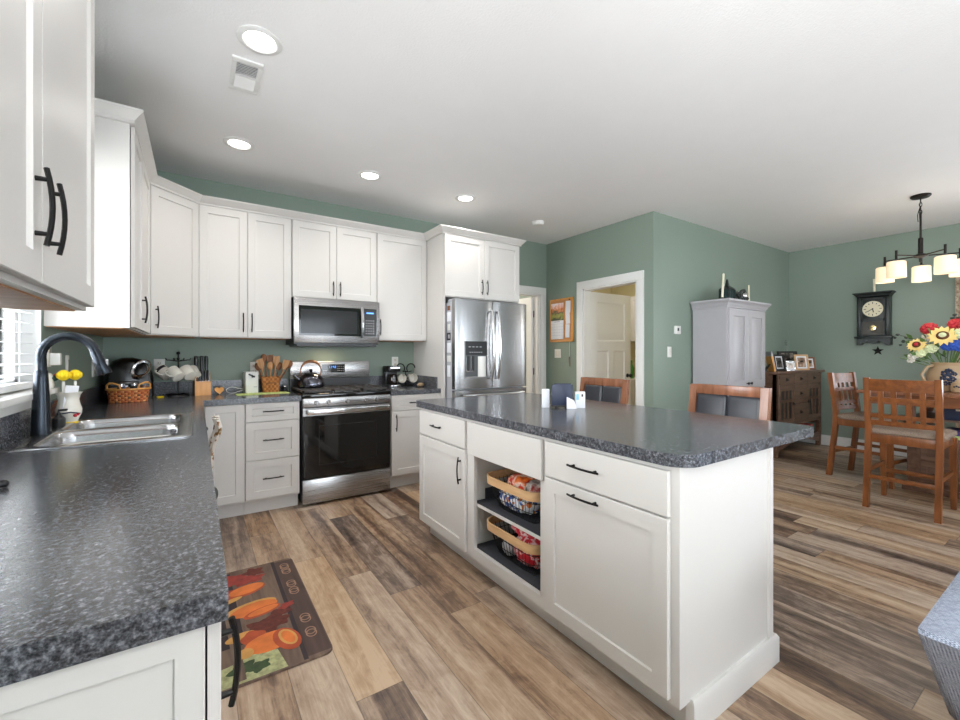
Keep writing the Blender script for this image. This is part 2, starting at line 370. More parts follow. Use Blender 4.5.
def rrect(cx, cy, w, d, r, seg=4):
    pts = []
    for (sx, sy, a0) in ((1, 1, 0), (-1, 1, 90), (-1, -1, 180), (1, -1, 270)):
        for k in range(seg+1):
            a = math.radians(a0+90*k/seg)
            pts.append((cx+sx*(w/2-r)+r*math.cos(a), cy+sy*(d/2-r)+r*math.sin(a)))
    return pts
def rz(a): return Matrix.Rotation(a, 4, 'Z')
def T(x, y, z): return Matrix.Translation((x, y, z))

# ---------------------------------------------------------------- the setting
CEIL = 2.745
LW, BW, KW, DW, RW = -.60, 4.325, 3.965, 2.695, 7.24     # left wall, back wall, wall with the white door, dining back wall, dining right wall
def wall(name, boxes, m='green'):
    b = MB()
    for q in boxes: b.box(*q)
    return struct(b.build(name, m))
struct(MB().box(-.72, 7.4, -4.12, 7.1, -.1, 0).build('floor', 'floor'))
struct(MB().box(-.72, 7.4, -4.12, 7.1, CEIL, CEIL+.1).build('ceiling', 'ceil'))
DO0, DO1, DH = 3.03, 3.85, 2.055
wall('wall_back', [(LW, DO0, BW, BW+.12, 0, CEIL), (DO1, KW, BW, BW+.12, 0, CEIL), (DO0, DO1, BW, BW+.12, DH, CEIL)])
WY0, WY1, WZ0, WZ1 = 1.83, 2.775, 1.09, 2.28
wall('wall_left', [(LW-.12, LW, -.15, WY0, 0, CEIL), (LW-.12, LW, -4, -2.55, 0, CEIL), (LW-.12, LW, -2.55, -.15, 0, .75), (LW-.12, LW, -2.55, -.15, 2.25, CEIL), (LW-.12, LW, WY1, BW+.12, 0, CEIL), (LW-.12, LW, WY0, WY1, 0, WZ0), (LW-.12, LW, WY0, WY1, WZ1, CEIL)])
PY0, PY1 = 2.897, 3.668
wall('wall_kitchen_right', [(KW, KW+.12, DW, PY0, 0, CEIL), (KW, KW+.12, PY1, 7, 0, CEIL), (KW, KW+.12, PY0, PY1, DH, CEIL)])
wall('wall_dining_back', [(KW+.12, RW+.12, DW, DW+.12, 0, CEIL)])
wall('wall_dining_right', [(RW, RW+.12, 1.0, DW, 0, CEIL), (RW, RW+.12, -4, -3.0, 0, CEIL), (RW, RW+.12, -3.0, 1.0, 0, .7), (RW, RW+.12, -3.0, 1.0, 2.15, CEIL)])
wall('wall_front', [(LW, .0, -4.12, -4, 0, CEIL), (3.2, 4.0, -4.12, -4, 0, CEIL), (6.4, RW+.12, -4.12, -4, 0, CEIL), (0, 3.2, -4.12, -4, 2.2, CEIL),
                    (4.0, 6.4, -4.12, -4, 0, .6), (4.0, 6.4, -4.12, -4, 2.2, CEIL)])
wall('wall_hall_left', [(2.3, 2.4, BW+.12, 7, 0, CEIL)], 'beige')
wall('wall_hall_back', [(2.3, KW, 7, 7.1, 0, CEIL)], 'beige')
wall('wall_pantry_back', [(KW+.12, 6.1, 4.9, 5.0, 0, CEIL)], 'cream')
wall('wall_pantry_right', [(6.0, 6.1, DW+.12, 4.9, 0, CEIL)], 'cream')
wall('wall_pantry_lining', [(KW+.12, 6.0, DW+.12, DW+.125, 0, CEIL), (KW+.12, KW+.125, PY1+.09, 4.9, 0, CEIL)], 'cream')
# baseboards
def bboard(name, x0, x1, y0, y1):
    b = MB(); b.box(x0, x1, y0, y1, 0, .135)
    return struct(b.build(name, 'trim'))
bboard('baseboard_dining_back', KW+.002, RW, DW-.015, DW)
bboard('baseboard_dining_right', RW-.015, RW, -4, DW-.015)
bboard('baseboard_kitchen_right', KW-.015, KW, DW, PY0-.09)
# door casings and doors
def casing(b, axis, at, a0, a1, h, wd=.092, t=.018):
    """flat casing round an opening a0..a1 to height h on the plane at (projects towards minus)"""
    for q in ((a0-wd, a0, 0, h), (a1, a1+wd, 0, h), (a0-wd, a1+wd, h, h+wd)):
        if axis == 'y': b.box(q[0], q[1], at-t, at, q[2], q[3], .003)
        else: b.box(at-t, at, q[0], q[1], q[2], q[3], .003)
b = MB(); casing(b, 'y', BW, DO0, DO1, DH)
b.box(DO0, DO0+.018, BW, BW+.12, 0, DH); b.box(DO1-.018, DO1, BW, BW+.12, 0, DH); b.box(DO0, DO1, BW, BW+.12, DH-.018, DH)
b.box(DO1-.03, DO1-.018, BW+.02, BW+.06, 0, DH-.018)
struct(b.build('trim_1', 'trim'))
b = MB(); casing(b, 'x', KW, PY0, PY1, DH)
b.box(KW, KW+.12, PY0, PY0+.018, 0, DH); b.box(KW, KW+.12, PY1-.018, PY1, 0, DH); b.box(KW, KW+.12, PY0, PY1, DH-.018, DH)
struct(b.build('trim_2', 'trim'))
def door_leaf(name, loc, rot, w, knob_x, label=None):
    """three panel leaf: local x from hinge, face towards -y"""
    root = bpy.data.objects.new(name, None); COL.objects.link(root); root.location = loc; root.rotation_euler = (0, 0, rot); struct(root)
    b = MB(); h = 2.03; t = .035; st = .115
    b.box(0, w, .011, t-.011, .01, h)
    for s0, s1 in ((0, .011), (t-.011, t)):
        b.box(0, st, s0, s1, .01, h); b.box(w-st, w, s0, s1, .01, h)
        b.box(st, w-st, s0, s1, h-st, h); b.box(st, w-st, s0, s1, .01, .22); b.box(st, w-st, s0, s1, 1.30, 1.42)
        b.box(w/2-st*.42, w/2+st*.42, s0, s1, .22, 1.30)
    for s0, s1 in ((0, .0105), (t, t-.0105)):
        for xa, xb, za, zb in ((st, w-st, 1.42, h-st), (st, w/2-st*.42, .22, 1.30), (w/2+st*.42, w-st, .22, 1.30)):
            b.loft([[(xa, s0, za), (xb, s0, za), (xb, s0, zb), (xa, s0, zb)], [(xa+.016, s1, za+.016), (xb-.016, s1, za+.016), (xb-.016, s1, zb-.016), (xa+.016, s1, zb-.016)]], (False, False))
    b.build('leaf_panel', 'trim', root, ang=15)
    k = MB()
    for sg in (-1, 1):
        y0 = 0 if sg < 0 else t
        k.lathe([(.026, 0), (.026, .006), (.010, .010), (.010, .035), (.024, .042), (.028, .055), (.022, .066), (.001, .068)], (0, 0, 0), 16)
        k.bm.verts.ensure_lookup_table()
        vs = k.bm.verts[-16*8:]
        bmesh.ops.transform(k.bm, matrix=T(w-.065, y0, .97) @ Matrix.Rotation(PI/2 if sg < 0 else -PI/2, 4, 'X'), verts=list(vs))
    k.build('door_knob', 'black', root)
    if not knob_x: return root
    hb = MB()
    for z in (.25, 1.02, 1.80): hb.cyl((-.006, -.004, z-.045), (-.006, -.004, z+.045), .008, seg=10).box(-.004, .03, -.003, 0, z-.045, z+.045)
    hb.build('hinge', 'black', root)
    return root
door_leaf('door_2', (KW+.115, PY1-.02, 0), math.radians(-1.0), .76, 0)
door_leaf('door_1', (DO1-.022, BW+.115, 0), math.radians(91), .78, 1)

# kitchen window: frame, panes, sill, blind
win = struct(MB().build('window_1')) if False else None
root = bpy.data.objects.new('window_1', None); COL.objects.link(root); root.location = (LW, (WY0+WY1)/2, WZ0); struct(root)
b = MB(); fx0, fx1 = LW-.115, LW-.075
b.box(fx0, fx1, WY0, WY0+.05, WZ0, WZ1).box(fx0, fx1, WY1-.05, WY1, WZ0, WZ1).box(fx0, fx1, WY0, WY1, WZ0, WZ0+.05).box(fx0, fx1, WY0, WY1, WZ1-.05, WZ1)
b.box(fx0+.005, fx1-.005, 2.27, 2.335, WZ0, WZ1)
b.box(fx1, LW-.001, WY0, WY0+.006, WZ0, WZ1).box(fx1, LW-.001, WY1-.006, WY1, WZ0, WZ1).box(fx1, LW-.001, WY0, WY1, WZ1-.006, WZ1)
b.build('window_frame', 'trim', root, world=True)
for y0, y1 in ((WY0+.05, 2.27), (2.335, WY1-.05)): MB().box(LW-.098, LW-.094, y0, y1, WZ0+.05, WZ1-.05).build('window_pane', 'glass', root, world=True)
MB().box(LW-.075, LW+.045, WY0-.09, WY1+.09, WZ0-.022, WZ0+.004, .004).box(LW, LW+.016, WY0-.07, WY1+.07, WZ0-.082, WZ0-.022, .003).build('window_sill', 'trim', root, world=True)
# ground and neighbour outside the window
struct(MB().box(-9, -.73, -6, 12, -.3, -.25).build('ground', pbr('lawn', rgb(112, 128, 84), .9, var=.1)))
bl = thing('window_blind', 'white slatted blind hanging in the window over the sink', 'blind', (LW-.045, (WY0+WY1)/2, WZ1))
MB().box(LW-.07, LW-.02, WY0+.012, WY1-.012, WZ1-.045, WZ1-.004, .003).build('head_rail', 'blind', bl, world=True)
z = WZ0+.075; i = 0; sl = MB()
zs = []
while z < WZ1-.06: zs.append(z); z += .046
for z in zs:
    m4 = T(LW-.046, 0, z) @ Matrix.Rotation(math.radians(6), 4, 'Y')
    sl.box(-.023, .023, WY0+.015, WY1-.015, -.0012, .0012, 0, m4)
sl.build('slats', 'blind', bl, world=True)
MB().box(LW-.07, LW-.022, WY0+.015, WY1-.015, WZ0+.012, WZ0+.04, .004).build('bottom_rail', 'blind', bl, world=True)
cdm = MB()
for y in (2.02, 2.30, 2.58):
    for dx in (-.066, -.024): cdm.cyl((LW+dx, y, WZ0+.03), (LW+dx, y, WZ1-.03), .0012, seg=5)
cdm.build('ladder_cord', 'blind', bl, world=True)

# ---------------------------------------------------------------- cabinets
def pull(x, z, vert, L=.155, y=-.02, name='handle', parent=None):
    """bowed bar pull on a front whose face is at y (local, facing -y)"""
    b = MB(); h = L/2; n = 9
    ar = []
    for k in range(n):
        t = -1+2*k/(n-1); d = y-.016-.009*(1-t*t)
        ar.append((x, d, z+t*h) if vert else (x+t*h, d, z))
    b.tube(ar, .0048, 6)
    for s in (-1, 1):
        q = s*h*.70; d = y-.016-.009*(1-.49)
        a = (x, y+.001, z+q) if vert else (x+q, y+.001, z)
        e = (x, d, z+q) if vert else (x+q, d, z)
        b.cyl(a, e, .0052, .0042, 8)
    return b.build(name, 'black', parent)
def front(parent, kind, x0, x1, z0, z1, style='shaker', hd=None, L=.155):
    b = MB()
    if style == 'shaker': b.panel(x0, x1, z0, z1, -.02, t=.017)
    elif style == 'small': b.panel(x0, x1, z0, z1, -.02, t=.017, rail=.042, rec=.006)
    else: b.panel(x0, x1, z0, z1, -.02, t=.017, rail=0)
    o = b.build(kind, 'white', parent)
    if hd: pull(hd[1], hd[2], hd[0] == 'v', L, parent=o)
    return o
def cabinet(name, label, loc, rot, w, d, z0, z1, fronts, toe=False, under=False, group=None, m='white'):
    t = thing(name, label, 'cabinet', loc, rot, group)
    MB().box(0, w, 0, d, z0, z1).build('body', m, t)
    if toe: MB().box(0, w, .07, d, 0, z0).build('toe_kick', m, t)
    if under: MB().box(.018, w-.018, .022, d-.002, z0-.004, z0+.001).build('underside', 'under', t)
    for f in fronts: front(t, *f)
    return t
D90, N90 = PI/2, -PI/2
G = 'white base cabinets'; GU = 'white wall cabinets'
UZ0, UZ1, UD = 1.388, 2.43, .315
CT0, CT1 = .875, .917
FY = 3.722                      # face frame plane of the back base run
# base units on the range wall
cabinet('base_cabinet', 'white corner base cabinet with one plain door left of the three drawers', (.035, FY, 0), 0, .272, .58, .115, CT0,
        [('door', .016, .270, .13, .872)], toe=True, group=G)
dz = ((.730, .872), (.432, .724), (.130, .426))
t = cabinet('base_cabinet', 'white three-drawer base cabinet just left of the range', (.309, FY, 0), 0, .392, .58, .115, CT0, [], toe=True, group=G)
for k, (a, c) in enumerate(dz): front(t, 'drawer', .003, .386, a, c, 'small' if k == 0 else 'shaker', ('h', .195, (a+c)/2+.005), .15)
cabinet('base_cabinet', 'white base cabinet with drawer and door between range and refrigerator', (1.487, FY, 0), 0, .506, .58, .115, CT0,
        [('drawer', .003, .503, .730, .872, 'small', ('h', .25, .80)), ('door', .003, .503, .13, .724, 'shaker', ('v', .045, .62))], toe=True, group=G)
# base run under the window (faces +x)
LX = .010
xs = ((.725, 1.335, 'nearest the camera'), (1.337, 1.947, None), (1.949, 2.86, 'sink'), (2.862, 3.30, 'corner'))
for (a, c, k), lab in zip(xs, ('white base cabinet at the near free end of the sink counter', 'white base cabinet below the counter between near end and sink',
                               'white sink base cabinet below the stainless double sink', 'white base cabinet between sink and back corner, towel on its handle')):
    wd = c-a
    if k == 'sink': fr = [('door', .003, wd/2-.0015, .13, .724, 'shaker', ('v', wd/2-.045, .62)), ('door', wd/2+.0015, wd-.003, .13, .724, 'shaker', ('v', wd/2+.045, .62)), ('drawer', .003, wd-.003, .730, .872, 'slab')]
    elif k == 'corner': fr = [('drawer', .003, wd-.003, .730, .872, 'slab', ('h', wd/2, .80)), ('door', .003, wd-.003, .13, .724, 'shaker', ('v', .05, .62))]
    else: fr = [('door', .003, wd-.003, .13, .872, 'shaker', ('v', .058, .766), .14)] if k else [('drawer', .003, wd-.003, .730, .872, 'slab', ('h', wd/2, .80)), ('door', .003, wd-.003, .13, .724, 'shaker', ('v', .05, .62))]
    t = cabinet('base_cabinet', lab, (LX, a, 0), D90, wd, .58, .115, CT0, [], toe=True, group=G)
    for f in fr: front(t, *f)
    if k == 'nearest the camera':
        MB().panel(-.58, 0, .0, CT0, -.012, t=.012, rail=.035, rec=.004).xf(T(0, 0, 0)).build('end_panel', 'white', t, loc=(0, 0, 0), rot=(0, 0, -D90))
# wall cabinets
UY = BW-UD
def upper(label, loc, rot, w, z0, fronts, d=UD, z1=UZ1):
    return cabinet('wall_cabinet', label, loc, rot, w, d-.002, z0, z1, fronts, under=True, group=GU)
dz0, dz1 = UZ0+.006, UZ1-.004
hz = UZ0+.125
upper('white two-door wall cabinet above the utensil basket', (.012, UY, 0), 0, .676, UZ0,
      [('door', .004, .337, dz0, dz1, 'shaker', ('v', .337-.030, hz)), ('door', .340, .673, dz0, dz1, 'shaker', ('v', .340+.030, hz))])
upper('short white two-door wall cabinet above the microwave', (.690, UY, 0), 0, .764, 1.752,
      [('door', .004, .3805, 1.758, dz1, 'shaker', ('v', .3805-.030, 1.85), .13), ('door', .3835, .760, 1.758, dz1, 'shaker', ('v', .3835+.030, 1.85), .13)])
upper('white single-door wall cabinet between microwave and refrigerator', (1.456, UY, 0), 0, .536, UZ0, [('door', .004, .532, dz0, dz1, 'shaker', ('v', .030, hz))])
# left wall: beyond the window and the near one
upper('white wall cabinet on the window wall beside the diagonal corner', (LW+UD, 2.80, 0), D90, .913, UZ0,
      [('door', .022, .40, dz0, dz1, 'shaker', ('v', .352, hz)), ('door', .404, .890, dz0, dz1, 'shaker')])
upper('large white wall cabinet nearest the camera, left of the window', (LW+UD, .69, 0), D90, 1.085, UZ0,
      [('door', .004, .5405, UZ0+.012, dz1, 'shaker', ('v', .5405-.046, UZ0+.16)), ('door', .5435, 1.083, UZ0+.012, dz1, 'shaker', ('v', .5435+.046, UZ0+.16))])
# diagonal corner wall cabinet
A, B = Vector((LW+UD, 3.715, 0)), Vector((.010, UY, 0))
dg = math.atan2(B.y-A.y, B.x-A.x); dl = (B-A).length
t = thing('wall_cabinet', 'white diagonal corner wall cabinet with one door', 'cabinet', A, dg, GU)
MB().prism([(LW+.002, BW-.002), (LW+.002, 3.715), (A.x, A.y), (B.x, B.y), (B.x, BW-.002)], UZ0, UZ1).build('body', 'white', t, world=True)
MB().prism([(LW+.02, BW-.02), (LW+.02, 3.73), (A.x-.01, A.y+.03), (B.x-.03, B.y+.01), (B.x-.02, BW-.02)], UZ0-.004, UZ0+.001).build('underside', 'under', t, world=True)
front(t, 'door', .012, dl-.012, dz0, dz1, 'shaker', ('v', .048, hz))
# refrigerator enclosure
FX0, FX1, FYY = 1.995, 2.928, 3.64
t = cabinet('refrigerator_cabinet', 'tall white cabinet surround with two doors above the refrigerator', (FX0, FYY, 0), 0, FX1-FX0, BW-FYY-.002, 1.815, UZ1, [], group=GU)
for x0, x1 in ((0, .02), (FX1-FX0-.02, FX1-FX0)): MB().box(x0, x1, 0, BW-FYY-.002, 0, 1.815).build('side_panel', 'white', t)
ww = FX1-FX0
front(t, 'door', .005, ww/2-.0015, 1.822, dz1, 'shaker', ('v', ww/2-.032, 1.935), .15)
front(t, 'door', ww/2+.0015, ww-.005, 1.822, dz1, 'shaker', ('v', ww/2+.032, 1.935), .15)
# crown moulding: profile swept along the cabinet tops
def sweep(path, prof, closed=False):
    """path: (x,y) list; profile (out,z); out is to the right of travel"""
    n = len(path); loops = []
    for i, p in enumerate(path):
        p = Vector(p); dirs = []
        if i > 0: dirs.append((p-Vector(path[i-1])).normalized())
        if i < n-1: dirs.append((Vector(path[i+1])-p).normalized())
        ns = [Vector((d.y, -d.x)) for d in dirs]
        if len(ns) == 2: bi = (ns[0]+ns[1]).normalized(); k = 1/max(.3, bi.dot(ns[0])); off = bi*k
        else: off = ns[0]
        loops.append([(p.x+off.x*o, p.y+off.y*o, z) for o, z in prof])
    return loops
CP = [(.0, 2.428), (.022, 2.428), (.022, 2.442), (.027, 2.446), (.040, 2.462), (.056, 2.478), (.060, 2.482), (.060, 2.492), (0, 2.492)]
path = [(LW+.002, 2.80), (LW+UD, 2.80), (LW+UD, 3.715), (.010, UY), (FX0, UY), (FX0, FYY), (FX1, FYY), (FX1, BW-.002)]
b = MB(); b.loft(sweep(path, CP))
tag(b.build('crown_molding', 'white', ang=25), 'white crown molding along the tops of the wall cabinets round the corner', 'molding')
b = MB(); b.loft(sweep([(LW+UD, .69), (LW+UD, 1.775), (LW+.002, 1.775)], CP))
tag(b.build('crown_molding', 'white', ang=25), 'white crown molding on the near wall cabinet left of the window', 'molding')

# ---------------------------------------------------------------- worktops
SX0, SX1, SY0, SY1 = -.560, -.016, 2.095, 2.945     # sink rim
t = thing('countertop', 'dark grey speckled L-shaped worktop holding the double sink', 'countertop', (.0, 2.3, CT0))
b = MB()
XE = .038; z0, z1 = CT0, CT1
b.box(LW+.002, XE, .707, SY0+.03, z0, z1); b.box(LW+.002, SX0+.03, SY0+.03, SY1-.03, z0, z1); b.box(SX1-.03, XE, SY0+.03, SY1-.03, z0, z1)
b.box(LW+.002, XE, SY1-.03, BW-.001, z0, z1); b.box(XE, .708, FY-.032, BW-.001, z0, z1)
b.build('worktop', 'granite', t, world=True)
tag(MB().box(LW+.001, LW+.02, .707, BW-.021, CT1, 1.027).build('backsplash', 'granite'), 'long dark speckled backsplash strip below the window and along the left wall', 'backsplash')
tag(MB().box(LW+.001, .708, BW-.02, BW-.001, CT1, 1.027).build('backsplash', 'granite'), 'dark speckled backsplash strip behind the mug tree and utensil basket', 'backsplash')
t = thing('countertop', 'short dark grey worktop between range and refrigerator panel', 'countertop', (1.74, 4.0, CT0))
MB().box(1.480, FX0-.002, FY-.032, BW-.001, z0, z1).build('worktop', 'granite', t, world=True)
tag(MB().box(1.480, FX0-.002, BW-.02, BW-.001, CT1, 1.027).build('backsplash', 'granite'), 'short dark speckled backsplash behind the coffee maker', 'backsplash')
tag(MB().box(FX0-.022, FX0-.002, 3.76, BW-.021, CT1, 1.027).build('backsplash', 'granite'), 'dark speckled side splash against the white refrigerator panel', 'backsplash')

# ---------------------------------------------------------------- island
IX, IXB, IZ0, IZ1 = 1.297, 1.945, .890, .932
GI = 'white island cabinets'
# local x runs towards -y from the far end
t = cabinet('island_cabinet', 'white island cabinet at the far end with drawer over door', (IX, 2.685, 0), N90, .620, .645, .105, IZ0,
        [('drawer', .012, .604, .712, .872, 'slab', ('h', .27, .793), .13), ('door', .012, .604, .118, .702, 'shaker', ('v', .562, .58), .155)], toe=True, group=GI)
t = thing('island_cabinet', 'open white island cabinet with two shelves of wire baskets', 'cabinet', (IX, 2.065, 0), N90, GI)
wB = .645
b = MB(); b.box(0, .018, 0, .645, .105, IZ0).box(wB-.018, wB, 0, .645, .105, IZ0).box(.018, wB-.018, .627, .645, .105, IZ0)
b.box(.018, wB-.018, .0, .627, .105, .160).box(.018, wB-.018, 0, .627, .70, IZ0)
b.box(.018, .055, 0, .02, .16, .70).box(wB-.035, wB-.018, 0, .02, .16, .70)
b.build('body', 'white', t)
MB().box(0, wB, .07, .645, 0, .105).build('toe_kick', 'white', t)
MB().box(.020, wB-.02, .022, .62, .395, .412).build('shelf', 'white', t)
for z in (.160, .412):
    o = MB().box(.022, wB-.022, .024, .615, z, z+.004).build('shelf_liner', 'liner', t); o['label'] = 'charcoal shelf liner'
MB().box(.018, .030, .10, .6, .412, .475).build('divider', 'liner', t)
front(t, 'drawer_front', .012, wB-.012, .690, .872, 'slab')
wC = 1.418-.795
t = cabinet('island_cabinet', 'white island cabinet at the near end with drawer over wide pull-out door', (IX, 1.418, 0), N90, wC, .645, .105, IZ0,
        [('drawer', .012, wC-.022, .722, .872, 'slab', ('h', .245, .802), .16), ('door', .012, wC-.022, .125, .714, 'shaker', ('h', .245, .682), .16)], toe=True, group=GI)
b = MB(); b.box(IX, IX+.045, .787, .795, .105, IZ0).box(IXB-.03, IXB, .779, .795, .105, IZ0).box(IX+.002, IXB, .789, .795, .105, IZ0)
b.build('end_panel', 'white', t, world=True)
b = MB()
b.loft(sweep([(IXB+.018, .795), (IXB+.018, .789), (IX+.075, .789), (IX+.075, .80)][::-1], [(0, 0), (.018, 0), (.018, .100), (.010, .112), (0, .112)]))
b.build('base_molding', 'white', t, world=True)
MB().box(IXB, IXB+.012, .79, 2.685, 0, IZ0).build('back_panel', 'white', t, world=True)
# island worktop with rounded near corners
t = thing('countertop', 'dark grey speckled island worktop with a rounded near corner', 'countertop', (1.8, 1.75, IZ0))
pts = []
x0, x1, y0, y1 = 1.268, 2.305, .752, 2.745
for cx, cy, r, a0 in ((x0+.09, y0+.09, .09, 180), (x1-.035, y0+.035, .035, 270), (x1-.06, y1-.06, .06, 0), (x0+.05, y1-.05, .05, 90)):
    for k in range(9):
        a = math.radians(a0+90*k/8); pts.append((cx+r*math.cos(a), cy+r*math.sin(a)))
MB().prism(pts, IZ0, IZ1).build('worktop', 'granite', t, world=True)
# ---------------------------------------------------------------- range
RX0, RX1, RY = .716, 1.474, 3.70
t = thing('range', 'stainless steel gas range with black glass oven door', 'range', ((RX0+RX1)/2, RY, 0))
hw = (RX1-RX0)/2; rd = BW-RY-.03       # local: x centred, y into wall
b = MB(); b.mat('bplastic').box(-hw, hw, .012, rd, .03, .905); b.box(-hw+.02, hw-.02, .05, rd-.05, 0, .03)
b.build('body', None, t)
b = MB(); b.box(-hw+.004, hw-.004, -.012, .02, .022, .218, .004); b.build('warming_drawer', 'steel', t)
b = MB(); b.mat('bplastic').box(-hw+.004, hw-.004, -.012, .02, .224, .808, .004)
b.mat('bglass').box(-hw+.012, hw-.012, -.0155, -.011, .232, .742)
b.mat('steel').box(-hw+.004, hw-.004, -.0158, -.01, .745, .808)
b.mat('bplastic').box(-hw+.13, hw-.13, -.0162, -.0150, .33, .335).box(-hw+.13, hw-.13, -.0162, -.0150, .655, .66).box(-hw+.13, -hw+.135, -.0162, -.0150, .33, .66).box(hw-.135, hw-.13, -.0162, -.0150, .33, .66)
od = b.build('oven_door', None, t)
b = MB(); b.box(-hw+.03, hw-.03, -.062, -.042, .758, .800, .006)
for s in (-1, 1): b.box(s*(hw-.06)-.012, s*(hw-.06)+.012, -.044, -.012, .768, .792)
b.build('handle', 'chrome', od)
MB().box(-hw+.004, hw-.004, -.010, .03, .815, .888, .004).build('control_panel', 'steel', t)
for x in (.826, .926, 1.080, 1.240, 1.338):
    k = MB(); k.mat('chrome').lathe([(.021, 0), (.021, .004), (.017, .006), (.016, .028), (.013, .032), (.001, .032)], seg=18).mat('steel').box(-.003, .003, -.017, .017, .030, .037)
    k.xf(T(x-(RX0+RX1)/2, -.010, .851) @ Matrix.Rotation(PI/2, 4, 'X')).build('knob', None, t)
b = MB(); b.mat('bglass').box(-hw, hw, -.008, .545, .890, .922, .005); b.build('cooktop', None, t)
b = MB()
for gx in (-.25, 0, .25):       # three continuous cast grates
    w2 = .118
    for y in (.02, .265, .52): b.box(gx-w2, gx+w2, y, y+.014, .936, .950)
    for x in (gx-w2, gx+w2-.013): b.box(x, x+.013, .02, .534, .936, .950)
    for y in (.14, .40): b.box(gx-w2, gx+w2, y-.006, y+.006, .938, .950); b.box(gx-.006, gx+.006, y-.1, y+.1, .938, .950)
    for x in (gx-w2+.006, gx+w2-.006):
        for y in (.03, .525): b.box(x-.006, x+.006, y-.006, y+.006, .921, .938)
b.build('grate', 'iron', t)
b = MB()
for gx in (-.25, .25):
    for y in (.14, .40): b.lathe([(.045, 0), (.045, .008), (.03, .010), (.028, .014), (.001, .014)], (gx, y, .922), 18)
b.build('burner', 'bplastic', t)
b = MB(); b.mat('bplastic').box(-hw, hw, .548, rd, .90, 1.022).mat('steel').box(-hw+.004, hw-.004, .552, rd-.002, 1.022, 1.186, .006)
bgd = b.build('backguard', None, t)
b = MB(); b.mat('bglass').box(-.095, .125, .549, .553, 1.075, 1.155)
for i in range(4):
    for j in range(3): b.mat('greypaint').box(.055+i*.017, .063+i*.017, .5482, .549, 1.09+j*.02, 1.096+j*.02)
for i in range(3): b.mat('greypaint').box(-.085+i*.017, -.077+i*.017, .5482, .549, 1.09, 1.096)
b.build('display', None, bgd)
disp = pbr('blue_display_digits', rgb(70, 130, 220), .4, emit=(.15, .4, 1, 1), estr=1.2)
b = MB()
def seg7(b, ch, x, z, h, y):
    S = {'0': 'abcdef', '1': 'bc', '2': 'abged', '3': 'abgcd', '4': 'fgbc', '5': 'afgcd', '6': 'afgedc', '7': 'abc', '8': 'abcdefg', '9': 'abcdfg'}[ch]
    w = h*.5; k = h*.12
    R = {'a': (0, w, h-k, h), 'd': (0, w, 0, k), 'g': (0, w, h/2-k/2, h/2+k/2), 'f': (0, k, h/2, h), 'b': (w-k, w, h/2, h), 'e': (0, k, 0, h/2), 'c': (w-k, w, 0, h/2)}
    for s in S: q = R[s]; b.box(x+q[0], x+q[1], y, y+.0008, z+q[2], z+q[3])
for ch, x in (('1', -.030), ('1', -.012), ('4', .010), ('2', .028)): seg7(b, ch, x, 1.118, .022, .5478)
b.build('clock_digits', disp, bgd)
# ---------------------------------------------------------------- microwave
MX0, MX1, MY, MZ0, MZ1 = .692, 1.452, 3.925, 1.342, 1.749
t = thing('microwave', 'stainless over-the-range microwave below the short wall cabinet', 'microwave', ((MX0+MX1)/2, MY, MZ0))
hw = (MX1-MX0)/2; h = MZ1-MZ0; d0 = BW-MY-.004
b = MB(); b.mat('bplastic').box(-hw+.004, hw-.004, .02, d0, .0, h); b.box(-hw+.03, hw-.02, .02, d0-.02, -.018, 0)
b.build('body', None, t)
b = MB(); b.mat('steel').box(-hw, hw, -.012, .02, .012, h-.001, .004); b.mat('bglass').box(-hw+.04, hw-.030, -.0145, -.011, .075, h-.072)
b.mat(pbr('microwave_window', rgb(52, 53, 55), .10, var=.03, spec=.35)).box(-hw+.055, hw-.215, -.0152, -.0140, .095, h-.105)
dr = b.build('door', None, t)
b = MB()
n = 9; ar = [(.205, -.034-.018*(1-(-1+2*k/(n-1))**2), .065+(h-.13)*k/(n-1)) for k in range(n)]
b.tube(ar, .016, 8); b.cyl((.205, -.012, .085), (.205, -.036, .085), .008).cyl((.205, -.012, h-.085), (.205, -.036, h-.085), .008)
b.build('handle', 'chrome', dr)
b = MB(); b.mat('bplastic').box(.232, hw-.034, -.0165, -.0140, .080, h-.078); b.mat('greypaint')
for i in range(4):
    for j in range(6): b.box(.245+i*.023, .257+i*.023, -.0172, -.0164, .10+j*.024, .108+j*.024)
b.mat(disp).box(.252, .322, -.0172, -.0164, h-.118, h-.105)
b.build('keypad', None, t)
area('cooktop_lamp', (1.05, 4.12, MZ0-.03), (0, 0, 0), .16, .05, .9, (1, .78, .5))
